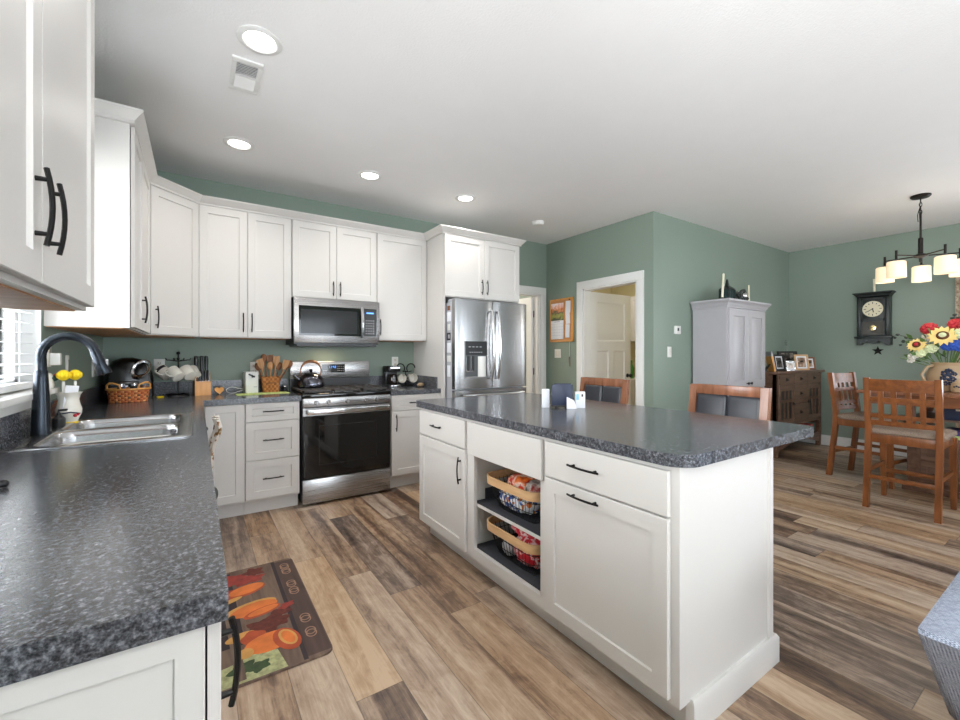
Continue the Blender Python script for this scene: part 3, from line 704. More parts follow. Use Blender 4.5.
# ---------------------------------------------------------------- refrigerator
QX0, QX1, QY = 2.032, 2.903, 3.468
t = thing('refrigerator', 'stainless four-door refrigerator in the white cabinet surround', 'refrigerator', ((QX0+QX1)/2, QY, 0))
hw = (QX1-QX0)/2
rc = pbr('refrigerator_side_grey', rgb(176, 178, 184), .4, metal=.2, var=.01)
MB().box(-hw+.004, hw-.004, .075, BW-QY-.05, .02, 1.755, .004).box(-hw+.03, hw-.03, .10, .6, 0, .03).build('body', rc, t)
def fdoor(x0, x1, z0, z1):
    o = MB()
    n = 10; loops = []
    prof = [(x0, .07), (x0, .012)] + [(x0+(x1-x0)*k/n, .006-.010*math.sin(PI*k/n)**.6) for k in range(1, n)] + [(x1, .012), (x1, .07)]
    return o.loft([[(x, y, z0) for x, y in prof], [(x, y, z1) for x, y in prof]])
for nm, x0, x1, z0, z1 in (('door', -hw, -.003, .918, 1.778), ('door', .003, hw, .918, 1.778), ('drawer', -hw, hw, .640, .905), ('drawer', -hw, hw, .075, .632)):
    b = fdoor(x0, x1, z0, z1)
    if nm == 'door' and x0 < -.1:
        # dispenser: dark recessed bay framed in the left door
        dx0, dx1 = -.338, -.082
        d = b.build(nm, 'steelv', t)
        e = MB(); e.mat('bplastic').box(dx0, dx1, -.012, .0, 1.245, 1.378).mat('steel').box(dx0-.004, dx1+.004, -.0115, 0, 1.022, 1.036).box(dx0-.004, dx0, -.0115, 0, 1.02, 1.38).box(dx1, dx1+.004, -.0115, 0, 1.02, 1.38)
        e.mat(pbr('dispenser_bay', rgb(84, 86, 88), .35, metal=.4)).box(dx0, dx1, -.006, .0, 1.036, 1.245)
        e.mat('bplastic').box(dx0+.014, dx0+.052, -.010, -.005, 1.09, 1.235).box(dx0+.068, dx0+.106, -.010, -.005, 1.09, 1.235)
        e.mat('chrome').box(dx0+.012, dx0+.017, -.012, -.005, 1.09, 1.235).box(dx0+.012, dx0+.05, -.012, -.005, 1.085, 1.092).box(dx0+.068, dx0+.073, -.012, -.005, 1.09, 1.235).box(dx0+.068, dx0+.106, -.012, -.005, 1.085, 1.092)
        e.mat('greypaint')
        for i in range(6): e.box(dx0+.05+i*.026, dx0+.064+i*.026, -.0128, -.0118, 1.268, 1.276)
        for i in range(4): e.box(dx0+.04+i*.042, dx0+.062+i*.042, -.0128, -.0118, 1.32, 1.328)
        e.mat('wplastic').cyl((dx1-.062, .002, 1.036), (dx1-.062, .002, 1.232), .046, seg=20)
        e.build('water_dispenser', None, d)
    else: d = b.build(nm, 'steelv', t)
    b = MB()
    if nm == 'door':
        hx = -.038 if x0 < -.1 else .038; n = 13
        ar = [(hx, -.030-.036*(1-abs(-1+2*k/(n-1))**2.2), 1.005+.68*k/(n-1)) for k in range(n)]
        b.tube(ar, .0135, 10)
        for z in (1.02, 1.67): b.cyl((hx, .0, z), (hx, -.032, z), .012, seg=10)
    else:
        z = z1-.045; n = 13
        ar = [(-.37+.74*k/(n-1), -.026-.030*(1-abs(-1+2*k/(n-1))**2.2), z) for k in range(n)]
        b.tube(ar, .0125, 10)
        for x in (-.355, .355): b.cyl((x, .0, z), (x, -.03, z), .011, seg=10)
    b.build('handle', 'chrome', d)
b = MB()
for x in (-hw+.04, hw-.04): b.box(x-.035, x+.035, .03, .16, 1.757, 1.785, .004)
b.build('hinge_cover', rc, t)
# papers and magnets on the visible side of the refrigerator
notes = [(1.70, .05, .045, 'cherry', 'small brown magnet, topmost on the refrigerator side', 'magnet'),
         (1.615, .075, .09, 'paper', 'white note sheet under the brown magnet on the refrigerator side', 'note'),
         (1.515, .05, .06, 'wplastic', 'small white square magnet in the upper half of the refrigerator side', 'magnet'),
         (1.425, .07, .075, 'greypaint', 'grey and white photo magnet halfway up the refrigerator side', 'magnet'),
         (1.315, .075, .095, 'paper', 'blank white note sheet below the grey photo magnet', 'note'),
         (1.21, .07, .06, 'wplastic', 'white card magnet second from the bottom of the refrigerator side', 'magnet'),
         (1.09, .06, .11, 'paper', 'tall white note, lowest on the refrigerator side', 'note')]
for z, wy, hh, m, lab, cat in notes:
    o = MB().box(-.004, 0, -wy/2, wy/2, -hh/2, hh/2, .0008)
    if m == 'greypaint': o.mat('bplastic').box(-.0046, -.004, -.02, .012, -.02, .018)
    if not o.mats: o.mat(m)
    elif m == 'greypaint': o.mats = ['greypaint', 'bplastic']; [setattr(f, 'material_index', 0 if i < len(o.bm.faces)-6 else 1) for i, f in enumerate(o.bm.faces)]
    tag(o.build('refrigerator_magnet' if cat == 'magnet' else 'note_sheet', None, None, (QX0+.004, 3.603, z)), lab, cat, 'papers and magnets on the refrigerator')

# ---------------------------------------------------------------- sink and faucet
t = thing('kitchen_sink', 'stainless double bowl sink set into the dark worktop', 'sink', ((SX0+SX1)/2, (SY0+SY1)/2, CT1))
bowls = [(-.282, 2.318, .43, .36), (-.282, 2.722, .43, .36)]
bm = MB()
outer = rrect((SX0+SX1)/2, (SY0+SY1)/2, SX1-SX0, SY1-SY0, .03)
bm.loft([[(x, y, CT1+.0005) for x, y in outer], [(x, y, CT1+.004) for x, y in outer], [(x, y, CT1+.006) for x, y in rrect((SX0+SX1)/2, (SY0+SY1)/2, SX1-SX0-.012, SY1-SY0-.012, .026)]], (False, False))
ov = bm.bm.verts[-len(outer):] if False else [v for v in bm.bm.verts][-len(outer):]
edges = []
def loop_edges(vs):
    r = []
    for i in range(len(vs)):
        a, c = vs[i], vs[(i+1) % len(vs)]
        e = bm.bm.edges.get((a, c)) or bm.bm.edges.new((a, c)); r.append(e)
    return r
edges += loop_edges(ov)
for cx, cy, bw, bd in bowls:
    rows = []
    for dz, sh, rr in ((.006, 0, .06), (.001, .006, .058), (-.02, .010, .058), (-.165, .022, .05), (-.185, .045, .04), (-.19, .10, .03)):
        rows.append([bm.bm.verts.new((x, y, CT1+dz)) for x, y in rrect(cx, cy, bw-2*sh, bd-2*sh, rr, 5)])
    edges += loop_edges(rows[0])
    for a, c in zip(rows[:-1], rows[1:]):
        for i in range(len(a)): bm._f([a[i], c[i], c[(i+1) % len(a)], a[(i+1) % len(a)]])
    bm._f(rows[-1])
bmesh.ops.triangle_fill(bm.bm, edges=edges, use_beauty=True)
bm.build('basin', 'sink', t, world=True, ang=50)
b = MB()
for cx, cy, bw, bd in bowls: b.lathe([(.045, 0), (.045, .003), (.038, .004), (.036, .001), (.001, .001)], (cx, cy, CT1-.19), 20)
b.build('drain', 'chrome', t, world=True)
fx, fy, fz = -.535, 2.47, CT1+.005
t = thing('faucet', 'tall dark gooseneck faucet at the sink under the window', 'faucet', (fx, fy, fz))
MB().lathe([(.033, 0), (.0325, .004), (.0305, .010), (.0285, .10), (.0225, .235), (.0205, .262), (.0195, .265), (.001, .265)], seg=28).build('base', 'faucet', t)
pts = [(0, 0, .255), (0, 0, .30)]
R = .086
for k in range(15):
    a = PI-k*(PI*.93)/14; pts.append((R+R*math.cos(a), -.005-.005*k/14,   .322+R*math.sin(a)))
b = MB(); b.tube(pts, .0175, 14); b.build('spout', 'faucet', t)
p = Vector(pts[-1]); dv = (Vector(pts[-1])-Vector(pts[-2])).normalized()
b = MB(); b.tube([p-dv*.004, p+dv*.004, p+dv*.03, p+dv*.095, p+dv*.10], [.0182, .0195, .0205, .026, .024], 16); sp = b.build('spray_head', 'faucet', t)
q = p+dv*.05+Vector((.021, -.004, 0)); MB().box(-.004, .006, -.007, .007, -.016, .016, .003, T(*q)).build('button', 'greypaint', sp)
b = MB(); b.tube([(.0, .02, .09), (.006, .05, .10), (.014, .095, .125)], [.010, .009, .006], 10); b.build('lever', 'faucet', t)

# ---------------------------------------------------------------- things on the counters
CZ = CT1
# sponge crock: white figural jar with yellow scrubbers
cx, cy = -.520, 2.845
t = thing('sponge_crock', 'white ceramic crock with yellow foot beside the faucet', 'crock', (cx, cy, CZ))
MB().mat('lemon').lathe([(.043, 0), (.045, .006), (.043, .012)], seg=28).mat('ceramic').lathe([(.042, .012), (.048, .03), (.060, .06), (.062, .085), (.053, .115), (.048, .145), (.055, .175), (.064, .186), (.066, .190), (.060, .190), (.044, .15), (.05, .09), (.03, .03), (.001, .03)], seg=32).build('jar', None, t)
b = MB(); b.tube([(.056, -.03, .06), (.02, -.064, .072), (-.02, -.062, .066)], .004, 8); b.build('ribbon', 'navy', t)
t.scale = (.80, .80, .80)
MB().sphere((.038, -.048, .05), .010, 10, 6).sphere((.048, -.038, .056), .008, 10, 6).build('painted_cherry', 'red', t)
for i, (dx, dy, lab) in enumerate(((-.016, -.014, 'yellow flower scrub brush in the white crock, nearer the faucet'), (.020, .018, 'yellow flower scrub brush in the white crock, farther from the faucet'))):
    s = thing('scrub_brush', lab, 'scrub brush', (cx+dx, cy+dy, CZ+.045), 0, 'yellow scrub brushes')
    MB().cyl((0, 0, 0), (0, 0, .16), .006, seg=10).build('handle', 'wplastic', s)
    b = MB(); b.sphere((0, 0, .19), .024, 16, 8, 1.1)
    for k in range(8): b.sphere((.018*math.cos(k*PI/4), .018*math.sin(k*PI/4), .19), .010, 10, 6, 1.6)
    b.build('sponge_head', 'lemon', s)
tag(MB().box(-.026, .026, -.002, .002, 0, .115, .001).xf(Matrix.Rotation(.12, 4, 'Y')).build('packet', 'paper', None, (cx+.006, cy-.03, CZ+.07), (0, 0, .6)), 'white folded packet standing in the crock in front of the yellow brushes', 'packet')
t = thing('soap_dispenser', 'small black soap pump at the foot of the white crock', 'soap dispenser', (-.530, 2.715, CZ))
MB().lathe([(.022, 0), (.024, .004), (.024, .04), (.014, .052), (.008, .056), (.008, .066), (.001, .066)], seg=18).build('bottle', 'bplastic', t)
MB().tube([(0, 0, .06), (0, 0, .078), (.03, -.01, .08)], .0055, 8).build('pump', 'bplastic', t)
# black ladle handle at the left edge of the near counter
t = thing('serving_spoon', 'black handled spoon lying on the near counter at the left edge', 'spoon', (-.405, 1.56, CZ))
MB().tube([(0, 0, .011), (-.03, -.006, .012), (-.10, -.02, .010)], [.010, .0115, .008], 10).sphere((0, 0, .011), .0105, 10, 6).build('handle', 'bplastic', t)
MB().tube([(-.10, -.02, .010), (-.16, -.032, .008)], [.005, .004], 8).sphere((-.17, -.034, .0095), .03, 14, 8, .28).build('bowl', 'chrome', t)
# dish towel over the corner cabinet handle
tw = pattern_mat('dish_towel_print', [(0, rgb(226, 220, 212)), (.54, rgb(226, 220, 212)), (.58, rgb(150, 108, 52)), (.66, rgb(60, 44, 28)), (.74, rgb(196, 150, 70))], 22, .9)
def clothgrid(b, f, nu, nv, th=.003):
    g0 = [[b.bm.verts.new(f(i/nu, j/nv, 0)) for j in range(nv+1)] for i in range(nu+1)]
    g1 = [[b.bm.verts.new(f(i/nu, j/nv, th)) for j in range(nv+1)] for i in range(nu+1)]
    for i in range(nu):
        for j in range(nv):
            b._f([g0[i][j], g0[i+1][j], g0[i+1][j+1], g0[i][j+1]]); b._f([g1[i][j], g1[i][j+1], g1[i+1][j+1], g1[i+1][j]])
    for i in range(nu):
        for j in (0, nv): b._f([g0[i][j], g0[i+1][j], g1[i+1][j], g1[i][j]])
    for j in range(nv):
        for i in (0, nu): b._f([g0[i][j], g0[i][j+1], g1[i][j+1], g1[i][j]])
    return b
b = MB(); clothgrid(b, lambda u, v, k: (.062+k+(.016*math.sin(u*15)+.012)*(1.3-v)+.034*math.exp(-((v-.12)/.16)**2), 2.98+.27*u+.02*math.sin(v*3), .860-.46*v), 14, 10)
tag(b.build('dish_towel', tw), 'white printed dish towel hanging on the left cabinets near the corner', 'towel')
# window sill figurine
t = thing('figurine', 'small white, green and red figurine on the window sill', 'figurine', (LW+.012, 2.835, WZ0+.004))
MB().lathe([(.018, 0), (.022, .012), (.016, .035), (.012, .045), (.015, .056), (.010, .068), (.001, .072)], seg=14).build('body', 'ceramic', t)
MB().sphere((.016, .012, .044), .016, 10, 6).build('wreath', pbr('dark_green_glaze', rgb(30, 66, 56), .4), t)
MB().sphere((.022, .020, .052), .014, 10, 6).build('berry', 'red', t)
# air fryer in the corner
t = thing('air_fryer', 'black air fryer with a silver oval vent in the back corner', 'air fryer', (-.425, 4.155, CZ), math.radians(8))
b = MB(); prof = [(-.135, 0), (-.142, .05), (-.142, .16), (-.13, .23), (-.095, .285), (-.04, .31), (.02, .312), (.07, .298), (.11, .262), (.132, .21), (.145, .14), (.15, .06), (.146, 0)]
loops = []
for yy, s_ in ((-.135, .80), (-.128, .88), (-.11, .95), (-.07, 1), (.07, 1), (.11, .95), (.128, .88)): loops.append([(x*s_, yy, z*(.35+.65*s_)) for x, z in prof])
b.loft(loops); b.build('body', pbr('glossy_black_plastic', rgb(13, 13, 14), .22, var=.05), t, ang=70)
m4 = T(.062, -.142, .225) @ Matrix.Rotation(math.radians(72), 4, 'X') @ Matrix.Rotation(math.radians(-32), 4, 'Z')
b = MB(); b.lathe([(.062, -.03), (.064, .006), (.056, .014), (.044, .008), (.042, -.012), (.001, -.012)], seg=28, sx=.85, sy=1.25); b.xf(m4).build('vent_ring', 'chrome', t)
b = MB(); b.lathe([(.038, .002), (.03, .006), (.001, .007)], seg=24, sx=.85, sy=1.25); b.xf(m4).build('vent', 'bplastic', t)
b = MB(); b.box(-.09, .05, -.146, -.12, .03, .14, .008); b.build('drawer', 'bglass', t)
# oval basket with handles
t = thing('wicker_basket', 'shallow oval wicker basket with red plaid band before the air fryer', 'basket', (-.400, 3.885, CZ), math.radians(8))
pl = cell_weave('plaid_wicker', [(.0, rgb(74, 60, 44)), (.22, rgb(186, 92, 48)), (.42, rgb(150, 66, 38)), (.55, rgb(214, 140, 78)), (.8, rgb(206, 112, 58)), (.95, rgb(222, 164, 104))], 30, .014)
b = MB(); b.lathe([(.100, .0), (.108, .002), (.119, .085), (.123, .088), (.123, .096), (.115, .096), (.102, .01), (.001, .01)], seg=32, sy=.72); b.build('bowl', pl, t)
b = MB()
b.tube([(.121*math.cos(2*PI*k/32), .121*.72*math.sin(2*PI*k/32), .092) for k in range(32)], .007, 8, closed=True)
b.build('rim', 'block', t)
for s in (-1, 1):
    b = MB(); b.tube([(s*.045, -.080, .09), (s*.055, -.082, .125), (s*.085, -.066, .137), (s*.105, -.045, .137), (s*.118, -.032, .122), (s*.115, -.03, .09)], .006, 8); b.build('handle', 'block', t)
for i, (x, y, m, lab) in enumerate(((-.04, 0, 'navy', 'dark blue jar in the oval wicker basket'), (.03, .01, 'bplastic', 'black jar in the oval wicker basket'), (.085, -.005, 'ceramic', 'small white jar at the right end of the wicker basket'))):
    w4 = wmat(t) @ Vector((x, y, .012))
    j = thing('jar', lab, 'jar', w4, 0, 'jars in the wicker basket')
    hh = (.115, .12, .10)[i]
    MB().lathe([(.022, 0), (.024, .004), (.024, hh*.75), (.018, hh*.83), (.018, hh*.86), (.001, hh*.86)], seg=18).build('body', m, j)
    MB().lathe([(.020, hh*.86), (.020, hh), (.001, hh)], seg=18).build('lid', 'chrome' if i != 2 else 'cherry', j)
tag(MB().box(-.022, .022, -.012, .012, 0, .012, .004).build('sponge', 'lemon', None, (-.235, 4.13, CZ), (0, 0, .3)), 'small yellow sponge on the counter between basket and mug tree', 'sponge')
# mug tree with hanging white mugs
tx, ty = -.122, 4.185
t = thing('mug_tree', 'black iron mug tree on the back counter left of the knife block', 'mug tree', (tx, ty, CZ), .1)
b = MB(); b.cyl((0, 0, .01), (0, 0, .335), .006, seg=10).sphere((0, 0, .345), .014, 12, 8).sphere((0, 0, .30), .011, 10, 6)
b.build('post', 'black', t)
b = MB()
for k in range(4):
    a = PI/4+k*PI/2; b.tube([(0, 0, .014), (.05*math.cos(a), .05*math.sin(a), .022), (.085*math.cos(a), .085*math.sin(a), .008), (.10*math.cos(a), .10*math.sin(a), .010)], .006, 8)
b.build('foot', 'black', t)
hooks = []
for dx, dy, z in ((-.075, -.01, .29), (-.03, -.06, .29), (.03, -.055, .29), (.075, -.01, .29)):
    MB().tube([(0, 0, z-.01), (dx*.8, dy*.8, z), (dx, dy, z), (dx*1.12, dy*1.12, z+.016)], .0042, 8).build('hook', 'black', t); hooks.append((dx, dy, z))
def mug(name, label, loc, rot, m, group, label_tag=False, hm=None):
    g = thing(name, label, 'mug', loc, 0, group); g.rotation_euler = rot
    MB().lathe([(.034, 0), (.044, .004), (.046, .02), (.047, .092), (.044, .093), (.042, .02), (.001, .008)], seg=28).build('cup', m, g)
    MB().tube([(.046, 0, .078), (.068, 0, .074), (.074, 0, .05), (.066, 0, .026), (.045, 0, .022)], .006, 8).build('handle', hm or m, g)
    if label_tag:
        pass
    return g
mugs = [(-.090, -.060, .195, 'white mug with a black name band hanging leftmost on the mug tree'), (-.018, -.120, .185, 'white mug second from the left on the mug tree'),
        (.062, -.075, .19, 'white mug third from the left on the mug tree'), (.098, -.012, .185, 'white mug hanging rightmost on the mug tree')]
for i, (dx, dy, dz_, lab) in enumerate(mugs):
    dirv = Vector((-.62+.10*i, .42+.1*i, .58)).normalized()
    q = dirv.to_track_quat('Z', 'Y')
    g = mug('mug', lab, tuple(Vector((tx+dx, ty+dy, CZ+dz_))-dirv*.05), q.to_euler(), 'ceramic', 'white mugs on the mug tree')
    g.scale = (1.0, 1.0, 1.0)
    if i == 0:
        bb = MB(); n = 9; r0 = .0478
        ci = q.inverted() @ Vector((.03, -1, .25)); ac = math.atan2(ci.y, ci.x)
        ls = [[(r0*math.cos(a), r0*math.sin(a), z) for a in [ac+math.radians(-52+k*13) for k in range(n)]] for z in (.062, .084)]
        bb.loft(ls, (False, False), False); bb.build('name_band', 'bplastic', g)
# knife block
t = thing('knife_block', 'light wooden knife block full of black handled knives', 'knife block', (.036, 4.20, CZ), math.radians(8))
b = MB(); b.loft([[(-.055, -.065, 0), (.055, -.065, 0), (.055, .07, 0), (-.055, .07, 0)], [(-.055, -.062, .112), (.055, -.062, .112), (.055, .07, .112), (-.055, .07, .112)]])
b.box(-.055, .055, -.02, .07, .112, .19); b.box(-.055, -.047, -.06, .07, .10, .19)
b.build('block', 'block', t)
def knife(x, y, z, L, tilt, lab, big):
    k = thing('knife', lab, 'knife', (0, 0, 0), 0, 'black handled knives in the block'); k.matrix_world = wmat(t) @ T(x, y, z) @ Matrix.Rotation(tilt, 4, 'X')
    k.location, k.rotation_euler = k.matrix_world.translation.copy(), k.matrix_world.to_euler()
    r = .0135 if big else .0095
    MB().tube([(0, 0, .0), (0, .002, L*.3), (0, .006, L*.8), (0, .010, L)], [r*.9, r, r*1.1, r*.8], 8, squash=1.0).build('handle', 'bplastic', k)
    MB().box(-.001, .001, -.009, .009, -.05, .002).build('blade', 'chrome', k)
for i, x in enumerate((-.036, .002, .036)): knife(x, .025, .196, .125, -.05+.02*i, ('black chef knife at the left of the block back row', 'black chef knife in the middle of the block back row', 'black chef knife at the right of the block back row')[i], True)
for i, x in enumerate((-.038, -.019, 0, .019, .038)): knife(x, -.040, .118, .085, .03, 'small black steak knife in the front row of the block, ' + ('first from the left', 'second from the left', 'middle one', 'second from the right', 'first from the right')[i], False)
# wooden heart scoop
b = MB(); pts = []
for k in range(24):
    a = 2*PI*k/24; pts.append((.0022*16*math.sin(a)**3, .0022*(13*math.cos(a)-5*math.cos(2*a)-2*math.cos(3*a)-math.cos(4*a))))
b.loft([[(x, 0, z) for x, z in pts], [(x, .012, z) for x, z in pts]])
tag(b.build('wooden_heart', 'block', None, (.158, 4.155, CZ+.037), (-.25, 0, .2)), 'small wooden heart ornament right of the knife block', 'ornament')
# white charging cable loop
b = MB(); lp = []
for k in range(21):
    a = math.radians(35+290*k/20); lp.append((-.05+.045*math.cos(a), .0, .030+.026*math.sin(a)))
b.tube([(.05, 0, .028), (.02, 0, .022)]+[lp[-1]][:0]+lp[::-1]+[(.02, 0, .038), (.05, 0, .035)], .0032, 8)
tag(b.build('power_cord', 'wplastic', None, (.305, 4.20, CZ+.0002), (math.radians(-12), 0, .05)), 'white looped cord of the can opener on the back counter', 'cord')
# electric can opener
t = thing('can_opener', 'white upright electric can opener beside the utensil basket', 'can opener', (.390, 4.185, CZ), math.radians(6))
MB().box(-.05, .05, -.06, .06, 0, .185, .008).build('body', 'wplastic', t)
b = MB(); b.tube([(-.028, -.068, .166), (.0, -.071, .152), (.014, -.070, .142)], [.006, .008, .006], 8); b.box(-.004, .022, -.066, -.058, .136, .152); b.build('lever', 'bplastic', t)
MB().box(.012, .040, -.0612, -.0598, .052, .058).build('name_plate', 'greypaint', t)
# utensil basket with wooden spoons
ux, uy = .545, 4.185
t = thing('utensil_basket', 'woven brown basket crammed with wooden spoons by the range', 'basket', (ux, uy, CZ))
b = MB(); b.loft([[(x, y, z) for x, y in rrect(0, 0, .125+k, .105+k, .02)] for z, k in ((0, 0), (.004, .004), (.125, .022), (.13, .028), (.138, .028), (.138, .012), (.02, -.008))], (True, True)); b.build('basket_body', 'basket', t)
b = MB(); b.tube([(-.04, -.066, .075), (-.03, -.074, .085), (.03, -.074, .085), (.04, -.066, .075)], .005, 8); b.build('handle', 'spoond', t)
uts = [(-.040, .0, -.28, .10, 'spoond', 'spoon', 'dark wooden spoon leaning furthest left in the utensil basket'), (-.03, -.02, -.22, -.05, 'spoon', 'spatula', 'pale wooden spatula second from the left in the utensil basket'),
       (-.015, .01, -.12, .05, 'spoond', 'spoon', 'dark wooden spoon left of the middle of the utensil basket'), (0, -.025, -.03, -.08, 'spoon', 'spoon', 'pale wooden spoon standing upright in the basket front'),
       (.0, .02, .02, .08, 'spoond', 'spatula', 'wide dark wooden turner at the top middle of the basket'), (.018, -.01, .12, -.02, 'spoon', 'spatula', 'pale wooden spatula right of the basket middle'),
       (.03, .015, .22, .06, 'spoond', 'spoon', 'brown wooden spoon leaning right at the basket back'), (.04, -.02, .36, -.04, 'spoon', 'spatula', 'pale wooden scraper leaning right in the basket front'), (.045, .0, .50, .03, 'spoond', 'spoon', 'dark wooden spoon leaning furthest right in the basket')]
for i, (x, y, lx, ly, m, kd, lab) in enumerate(uts):
    u = thing('wooden_'+kd, lab, kd, (ux+x, uy+y, CZ+.035), 0, 'wooden utensils in the basket'); L = .165+.02*(i % 3)+(.03 if i in (2, 4) else 0)
    u.rotation_euler = (-ly, lx, 0)
    MB().tube([(0, 0, 0), (0, 0, L*.5), (0, 0, L)], [.0055, .005, .0065], 8).build('handle', m, u)
    b = MB()
    if kd == 'spoon': b.sphere((0, 0, L+.034), .025, 14, 8, 1.5, 1, .38)
    else: b.loft([[(-.008, -.003, L-.01), (.008, -.003, L-.01), (.008, .003, L-.01), (-.008, .003, L-.01)], [(-.026, -.003, L+.03), (.026, -.003, L+.03), (.026, .003, L+.03), (-.026, .003, L+.03)], [(-.028, -.002, L+.075), (.024, -.002, L+.085), (.024, .002, L+.085), (-.028, .002, L+.075)]])
    b.build('head', m, u)
# green placemat under them
lime = pattern_mat('lime_print', [(.3, rgb(150, 178, 96)), (.6, rgb(196, 206, 132)), (.75, rgb(224, 222, 160))], 22, .8)
tag(MB().box(-.2, .2, -.085, .085, 0, .004, .001).build('placemat', lime, None, (.47, 4.05, CZ), (0, 0, math.radians(3))), 'lime green mat on the counter in front of the can opener', 'placemat')
t = thing('salt_shaker', 'tiny silver topped shaker between utensil basket and range', 'shaker', (.672, 4.235, CZ))
MB().lathe([(.016, 0), (.017, .03), (.014, .038), (.001, .038)], seg=14).build('body', 'bplastic', t); MB().lathe([(.0145, .038), (.012, .05), (.001, .052)], seg=14).build('cap', 'chrome', t)
# kettle
t = thing('kettle', 'dark metal kettle with arched handle on the back left burner', 'kettle', (.868, 4.09, .9505))
kt = pbr('dark_polished_kettle', rgb(96, 96, 104), .16, metal=.9, var=.03)
t.scale = (1.2, 1.2, 1.12)
MB().lathe([(.082, 0), (.095, .008), (.098, .03), (.088, .075), (.060, .105), (.050, .110), (.001, .112)], seg=32).build('body', kt, t)
MB().lathe([(.050, .108), (.045, .118), (.014, .122), (.010, .128), (.014, .140), (.010, .150), (.001, .151)], seg=24).build('lid', 'bplastic', t)
MB().tube([(-.070, -.01, .055), (-.105, -.015, .085), (-.125, -.018, .108)], [.020, .015, .012], 12).build('spout', kt, t)
b = MB(); b.tube([(.074*math.cos(math.radians(200-11*k)), 0, .135+.078*math.sin(math.radians(200-11*k))) for k in range(21)], [.004+.0085*max(0, math.sin(PI*k/20))**3 for k in range(21)], 10); b.tube([(-.0695, 0, .108), (-.064, 0, .075)], .004, 8).tube([(.0695, 0, .108), (.064, 0, .075)], .004, 8); b.build('handle', 'spoond', t)
# coffee maker, mug rack, stone on the right counter
t = thing('coffee_maker', 'small black coffee maker on the counter right of the range', 'coffee maker', (1.69, 4.19, CZ))
MB().box(-.065, .065, .02, .10, 0, .20, .008).box(-.065, .065, -.075, .10, .155, .215, .010).box(-.068, .068, -.085, .10, 0, .022, .008).build('body', 'bplastic', t)
MB().lathe([(.034, .024), (.048, .035), (.050, .08), (.040, .12), (.042, .128), (.036, .13), (.001, .13)], (0, -.028, 0), 22).build('carafe', pbr('smoked_glass', rgb(36, 30, 28), .06), t)
MB().box(-.05, .05, -.088, -.08, .19, .204).build('trim_strip', 'chrome', t)
MB().box(-.052, .052, -.098, -.084, .004, .02, .003).build('drip_tray', 'chrome', t)
t = thing('mug_rack', 'black curled wire rack holding two white mugs by the coffee maker', 'mug rack', (1.858, 4.215, CZ))
b = MB()
b.box(-.07, .07, -.03, .04, 0, .008).cyl((0, .01, .008), (0, .01, .16), .005)
for s in (-1, 1):
    ar = [(0, .01, .15)]
    for k in range(12):
        a = math.radians(-40+215*k/11); ar.append((s*(.060-.047*math.cos(a)*1.0), .01, .185+.050*math.sin(a)))
    b.tube(ar, .0062, 8)
    b.tube([(0, .01, .15), (s*.03, -.01, .148), (s*.05, -.03, .158)], .005, 8)
b.build('scroll_frame', 'black', t)
for s, lab in ((-1, 'white mug hanging on the left of the curled rack'), (1, 'white mug hanging on the right of the curled rack')):
    mug('mug', lab, (1.858+s*.064, 4.255, CZ+.085), (math.radians(92), 0, 0), 'ceramic', 'white mugs on the curled rack', hm='bplastic')
tag(MB().sphere((0, 0, .022), .036, 16, 8, .6, 1.3, .8).build('stone', 'stone', None, (1.915, 3.98, CZ), (0, 0, .4)), 'smooth tan stone on the counter by the refrigerator panel', 'stone')
# ---------------------------------------------------------------- napkin caddy on the island
t = thing('napkin_caddy', 'black upright napkin caddy on the far half of the island', 'caddy', (1.825, 1.86, IZ1), math.radians(-33))
MB().box(-.062, .062, -.026, -.018, .018, .140, .003).box(-.040, .062, .016, .024, .02, .145, .003).box(.058, .064, -.02, .02, .05, .138).build('panel', 'navy', t)
MB().box(-.065, .065, -.034, .034, .010, .018, .002).cyl((-.03, -.02, .0), (-.03, -.02, .012), .006).cyl((.03, -.02, 0), (.03, -.02, .012), .006).cyl((-.03, .02, .0), (-.03, .02, .012), .006).cyl((.03, .02, 0), (.03, .02, .012), .006).build('base', 'bplastic', t)
tag(MB().box(-.055, .045, -.012, .012, 0, .115, .004).build('napkin_stack', 'paper', None, wmat(t) @ Vector((.0, -.001, .0185)), (0, 0, math.radians(-33))), 'white folded napkins standing inside the black caddy', 'napkins')
tag(MB().box(-.022, .022, -.010, .010, 0, .112, .002).build('card_box', 'paper', None, wmat(t) @ Vector((-.094, .010, 0)), (0, 0, math.radians(-20))), 'narrow white box standing left of the black napkin caddy', 'box')
o = MB().mat('paper').box(-.030, .030, -.014, .014, 0, .098, .002).mat('bplastic').box(.006, .016, -.0146, -.014, .068, .084).mat(pbr('sky_blue_print', rgb(130, 190, 226), .6)).box(-.026, -.010, -.0146, -.014, .05, .085)
tag(o.build('card_box', None, None, wmat(t) @ Vector((.108, -.008, 0)), (0, 0, math.radians(-28))), 'white box with blue print standing right of the black napkin caddy', 'box')
tag(MB().prism_y([(-.03, 0), (.03, 0), (.012, .050), (-.03, .070)], 0, .006).build('folded_napkin', 'paper', None, wmat(t) @ Vector((.052, -.050, 0)), (0, 0, math.radians(-33))), 'crumpled white napkin leaning at the front of the caddy', 'napkin')
